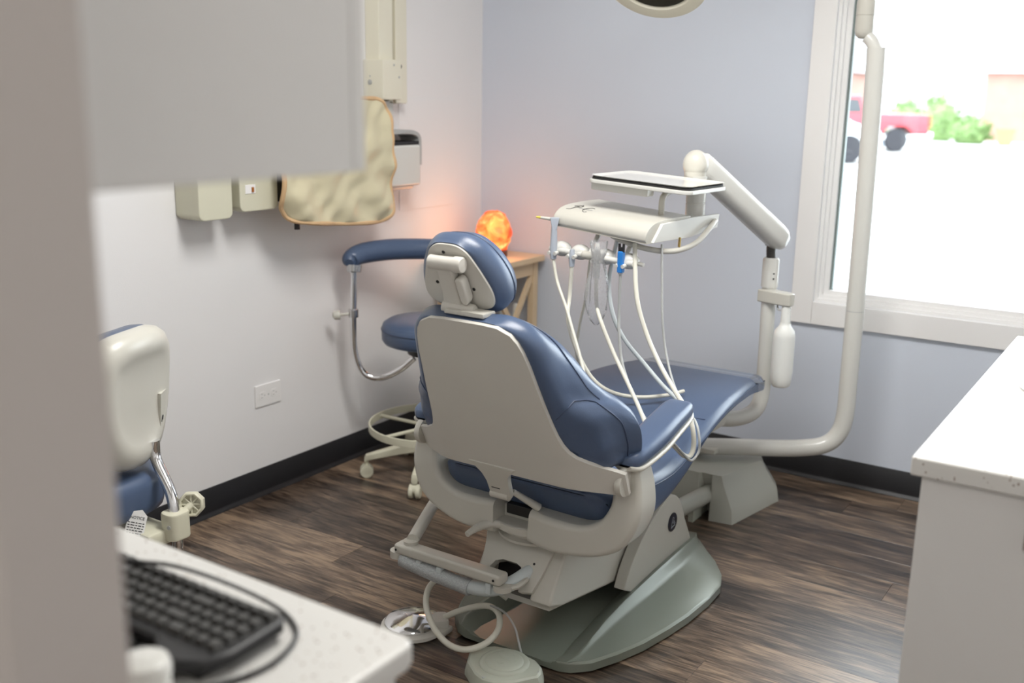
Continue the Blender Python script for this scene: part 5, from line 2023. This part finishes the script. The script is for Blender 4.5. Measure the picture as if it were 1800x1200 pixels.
def shrub(label, c, rx, ry, h, seed, count=420):
    th = thing('shrub', label, 'shrub', (c[0], c[1], GZ), 'shrubs across the parking lot')
    rnd = random.Random(seed)
    bm_ = BM()
    for _ in range(count):
        th_ = rnd.uniform(0, 2 * math.pi)
        ph = math.acos(rnd.uniform(-0.2, 1))
        rr = rnd.uniform(0.75, 1.05) * (1 + 0.25 * noise.noise(Vector((math.cos(th_) * 2, math.sin(th_) * 2, ph * 2 + seed))))
        p = Vector((c[0] + rx * rr * math.sin(ph) * math.cos(th_), c[1] + ry * rr * math.sin(ph) * math.sin(th_), GZ + h * (0.25 + 0.75 * rr * max(0, math.cos(ph)))))
        n_ = Vector((rnd.uniform(-1, 1), rnd.uniform(-1, 1), rnd.uniform(-0.3, 1))).normalized()
        t1 = n_.orthogonal().normalized()
        t2 = n_.cross(t1)
        s = rnd.uniform(0.08, 0.17)
        vs = [bm_.verts.new(p + t1 * s), bm_.verts.new(p + t2 * s * 0.5), bm_.verts.new(p - t1 * s), bm_.verts.new(p - t2 * s * 0.5)]
        bm_.faces.new(vs)
    sphere(bm_, (c[0], c[1], GZ + h * 0.38), (rx * 0.82, ry * 0.82, h * 0.5), 16, 10)
    fo_ = obj('foliage', bm_, 'leaf', th, sharp=80)
    fo_['kind'] = 'stuff'
    bm_ = BM()
    for k in range(4):
        rod(bm_, (c[0] + 0.1 * (k - 1.5), c[1], GZ), (c[0] + 0.35 * (k - 1.5) * rx, c[1], GZ + h * 0.6), 0.03, 0.015, 6)
    obj('stem', bm_, 'bark', th)


shrub('tall green shrub in the middle of the parking lot edge', (-6.5, 40.9), 0.85, 0.7, 1.75, 1)
shrub('low green shrub right of the taller one, before the brick house', (-4.95, 39.0), 0.8, 0.65, 1.0, 2)
shrub('small yellow-green shrub behind the truck tailgate', (-8.2, 42.5), 0.9, 0.7, 1.6, 3)
b = BM()
lathe(b, [(0, 0), (0.22, 0), (0.34, 0.55), (0.37, 0.56), (0.37, 0.66), (0.3, 0.66), (0, 0.6)], (-3.6, 38.3, GZ), (0, 0, 1), 20)
tag(obj('planter', b, 'terracotta', origin=(-3.6, 38.3, GZ)), 'terracotta planter beside the low shrub outside', 'planter')


def house(label, x0, x1, y0, y1, h, ridge, wall_mat, group, windows):
    th = thing('house', label, 'house', ((x0 + x1) / 2, (y0 + y1) / 2, GZ), group)
    bm_ = BM()
    box(bm_, (x0, y0, GZ), (x1, y1, GZ + h))
    w_ = obj('walls', bm_, wall_mat, th)
    bm_ = BM()
    ym = (y0 + y1) / 2
    prism(bm_, [(y0 - 0.4, GZ + h - 0.05), (y1 + 0.4, GZ + h - 0.05), (ym, GZ + ridge)], (x0 - 0.4, 0, 0), (0, 1, 0), (0, 0, 1), 0, x1 - x0 + 0.8)
    obj('roof', bm_, 'roof', th)
    for wx, wz, ww, wh_ in windows:
        bm_ = BM()
        box(bm_, (wx - 0.08, y0 - 0.06, GZ + wz - 0.08), (wx + ww + 0.08, y0 - 0.002, GZ + wz + wh_ + 0.08))
        fr = obj('window_frame', bm_, 'trim_white', th)
        bm_ = BM()
        box(bm_, (wx, y0 - 0.075, GZ + wz), (wx + ww, y0 - 0.061, GZ + wz + wh_))
        obj('pane', bm_, 'car_glass', fr)


house('brick house with pale roof at the right across the parking lot', -5.2, 9.0, 42.5, 50, 2.75, 5.2, 'brick', 'houses across the lot', [(-3.4, 0.9, 0.9, 1.3), (-1.6, 0.9, 0.9, 1.3), (0.6, 0.9, 1.2, 1.3)])
house('brick house far left behind the red truck', -19.5, -12.5, 46, 53, 2.9, 5.6, 'brick', 'houses across the lot', [(-15.5, 0.9, 1.0, 1.3), (-14, 0.9, 0.6, 1.3)])
house('pale sided house behind the shrubs with a tall roof', -12.0, -5.5, 56, 64, 3.4, 7.5, 'siding', 'houses across the lot', [])


def tree(label, x, y, h, seed):
    th = thing('bare_tree', label, 'tree', (x, y, GZ), 'bare trees across the lot')
    rnd = random.Random(seed)
    bm_ = BM()
    tube(bm_, [(x, y, GZ), (x + 0.1, y, GZ + h * 0.4), (x - 0.1, y, GZ + h)], [0.16, 0.11, 0.03], 8, 4)
    obj('trunk', bm_, 'bark', th)
    bm_ = BM()
    for k in range(26):
        z0_ = rnd.uniform(0.3, 0.9) * h
        a = rnd.uniform(0, 2 * math.pi)
        l_ = rnd.uniform(0.8, 2.4) * (1.1 - z0_ / h)
        p1 = Vector((x, y, GZ + z0_))
        p2 = p1 + Vector((math.cos(a) * l_, math.sin(a) * l_, l_ * 0.9))
        rod(bm_, p1, p2, 0.035, 0.012, 5)
        for q in range(4):
            t_ = rnd.uniform(0.3, 1)
            s0 = p1.lerp(p2, t_)
            a2 = a + rnd.uniform(-1, 1)
            rod(bm_, s0, s0 + Vector((math.cos(a2) * 0.6, math.sin(a2) * 0.6, rnd.uniform(0.2, 0.8))), 0.014, 0.006, 4)
    obj('branches', bm_, 'bark', th)


tree('bare slim tree behind the red truck', -10.5, 48, 7.5, 1)
tree('bare tree left of the brick house', -7.6, 46, 8.5, 2)
tree('bare tree before the brick house at far right', -2.4, 40.8, 7.0, 3)
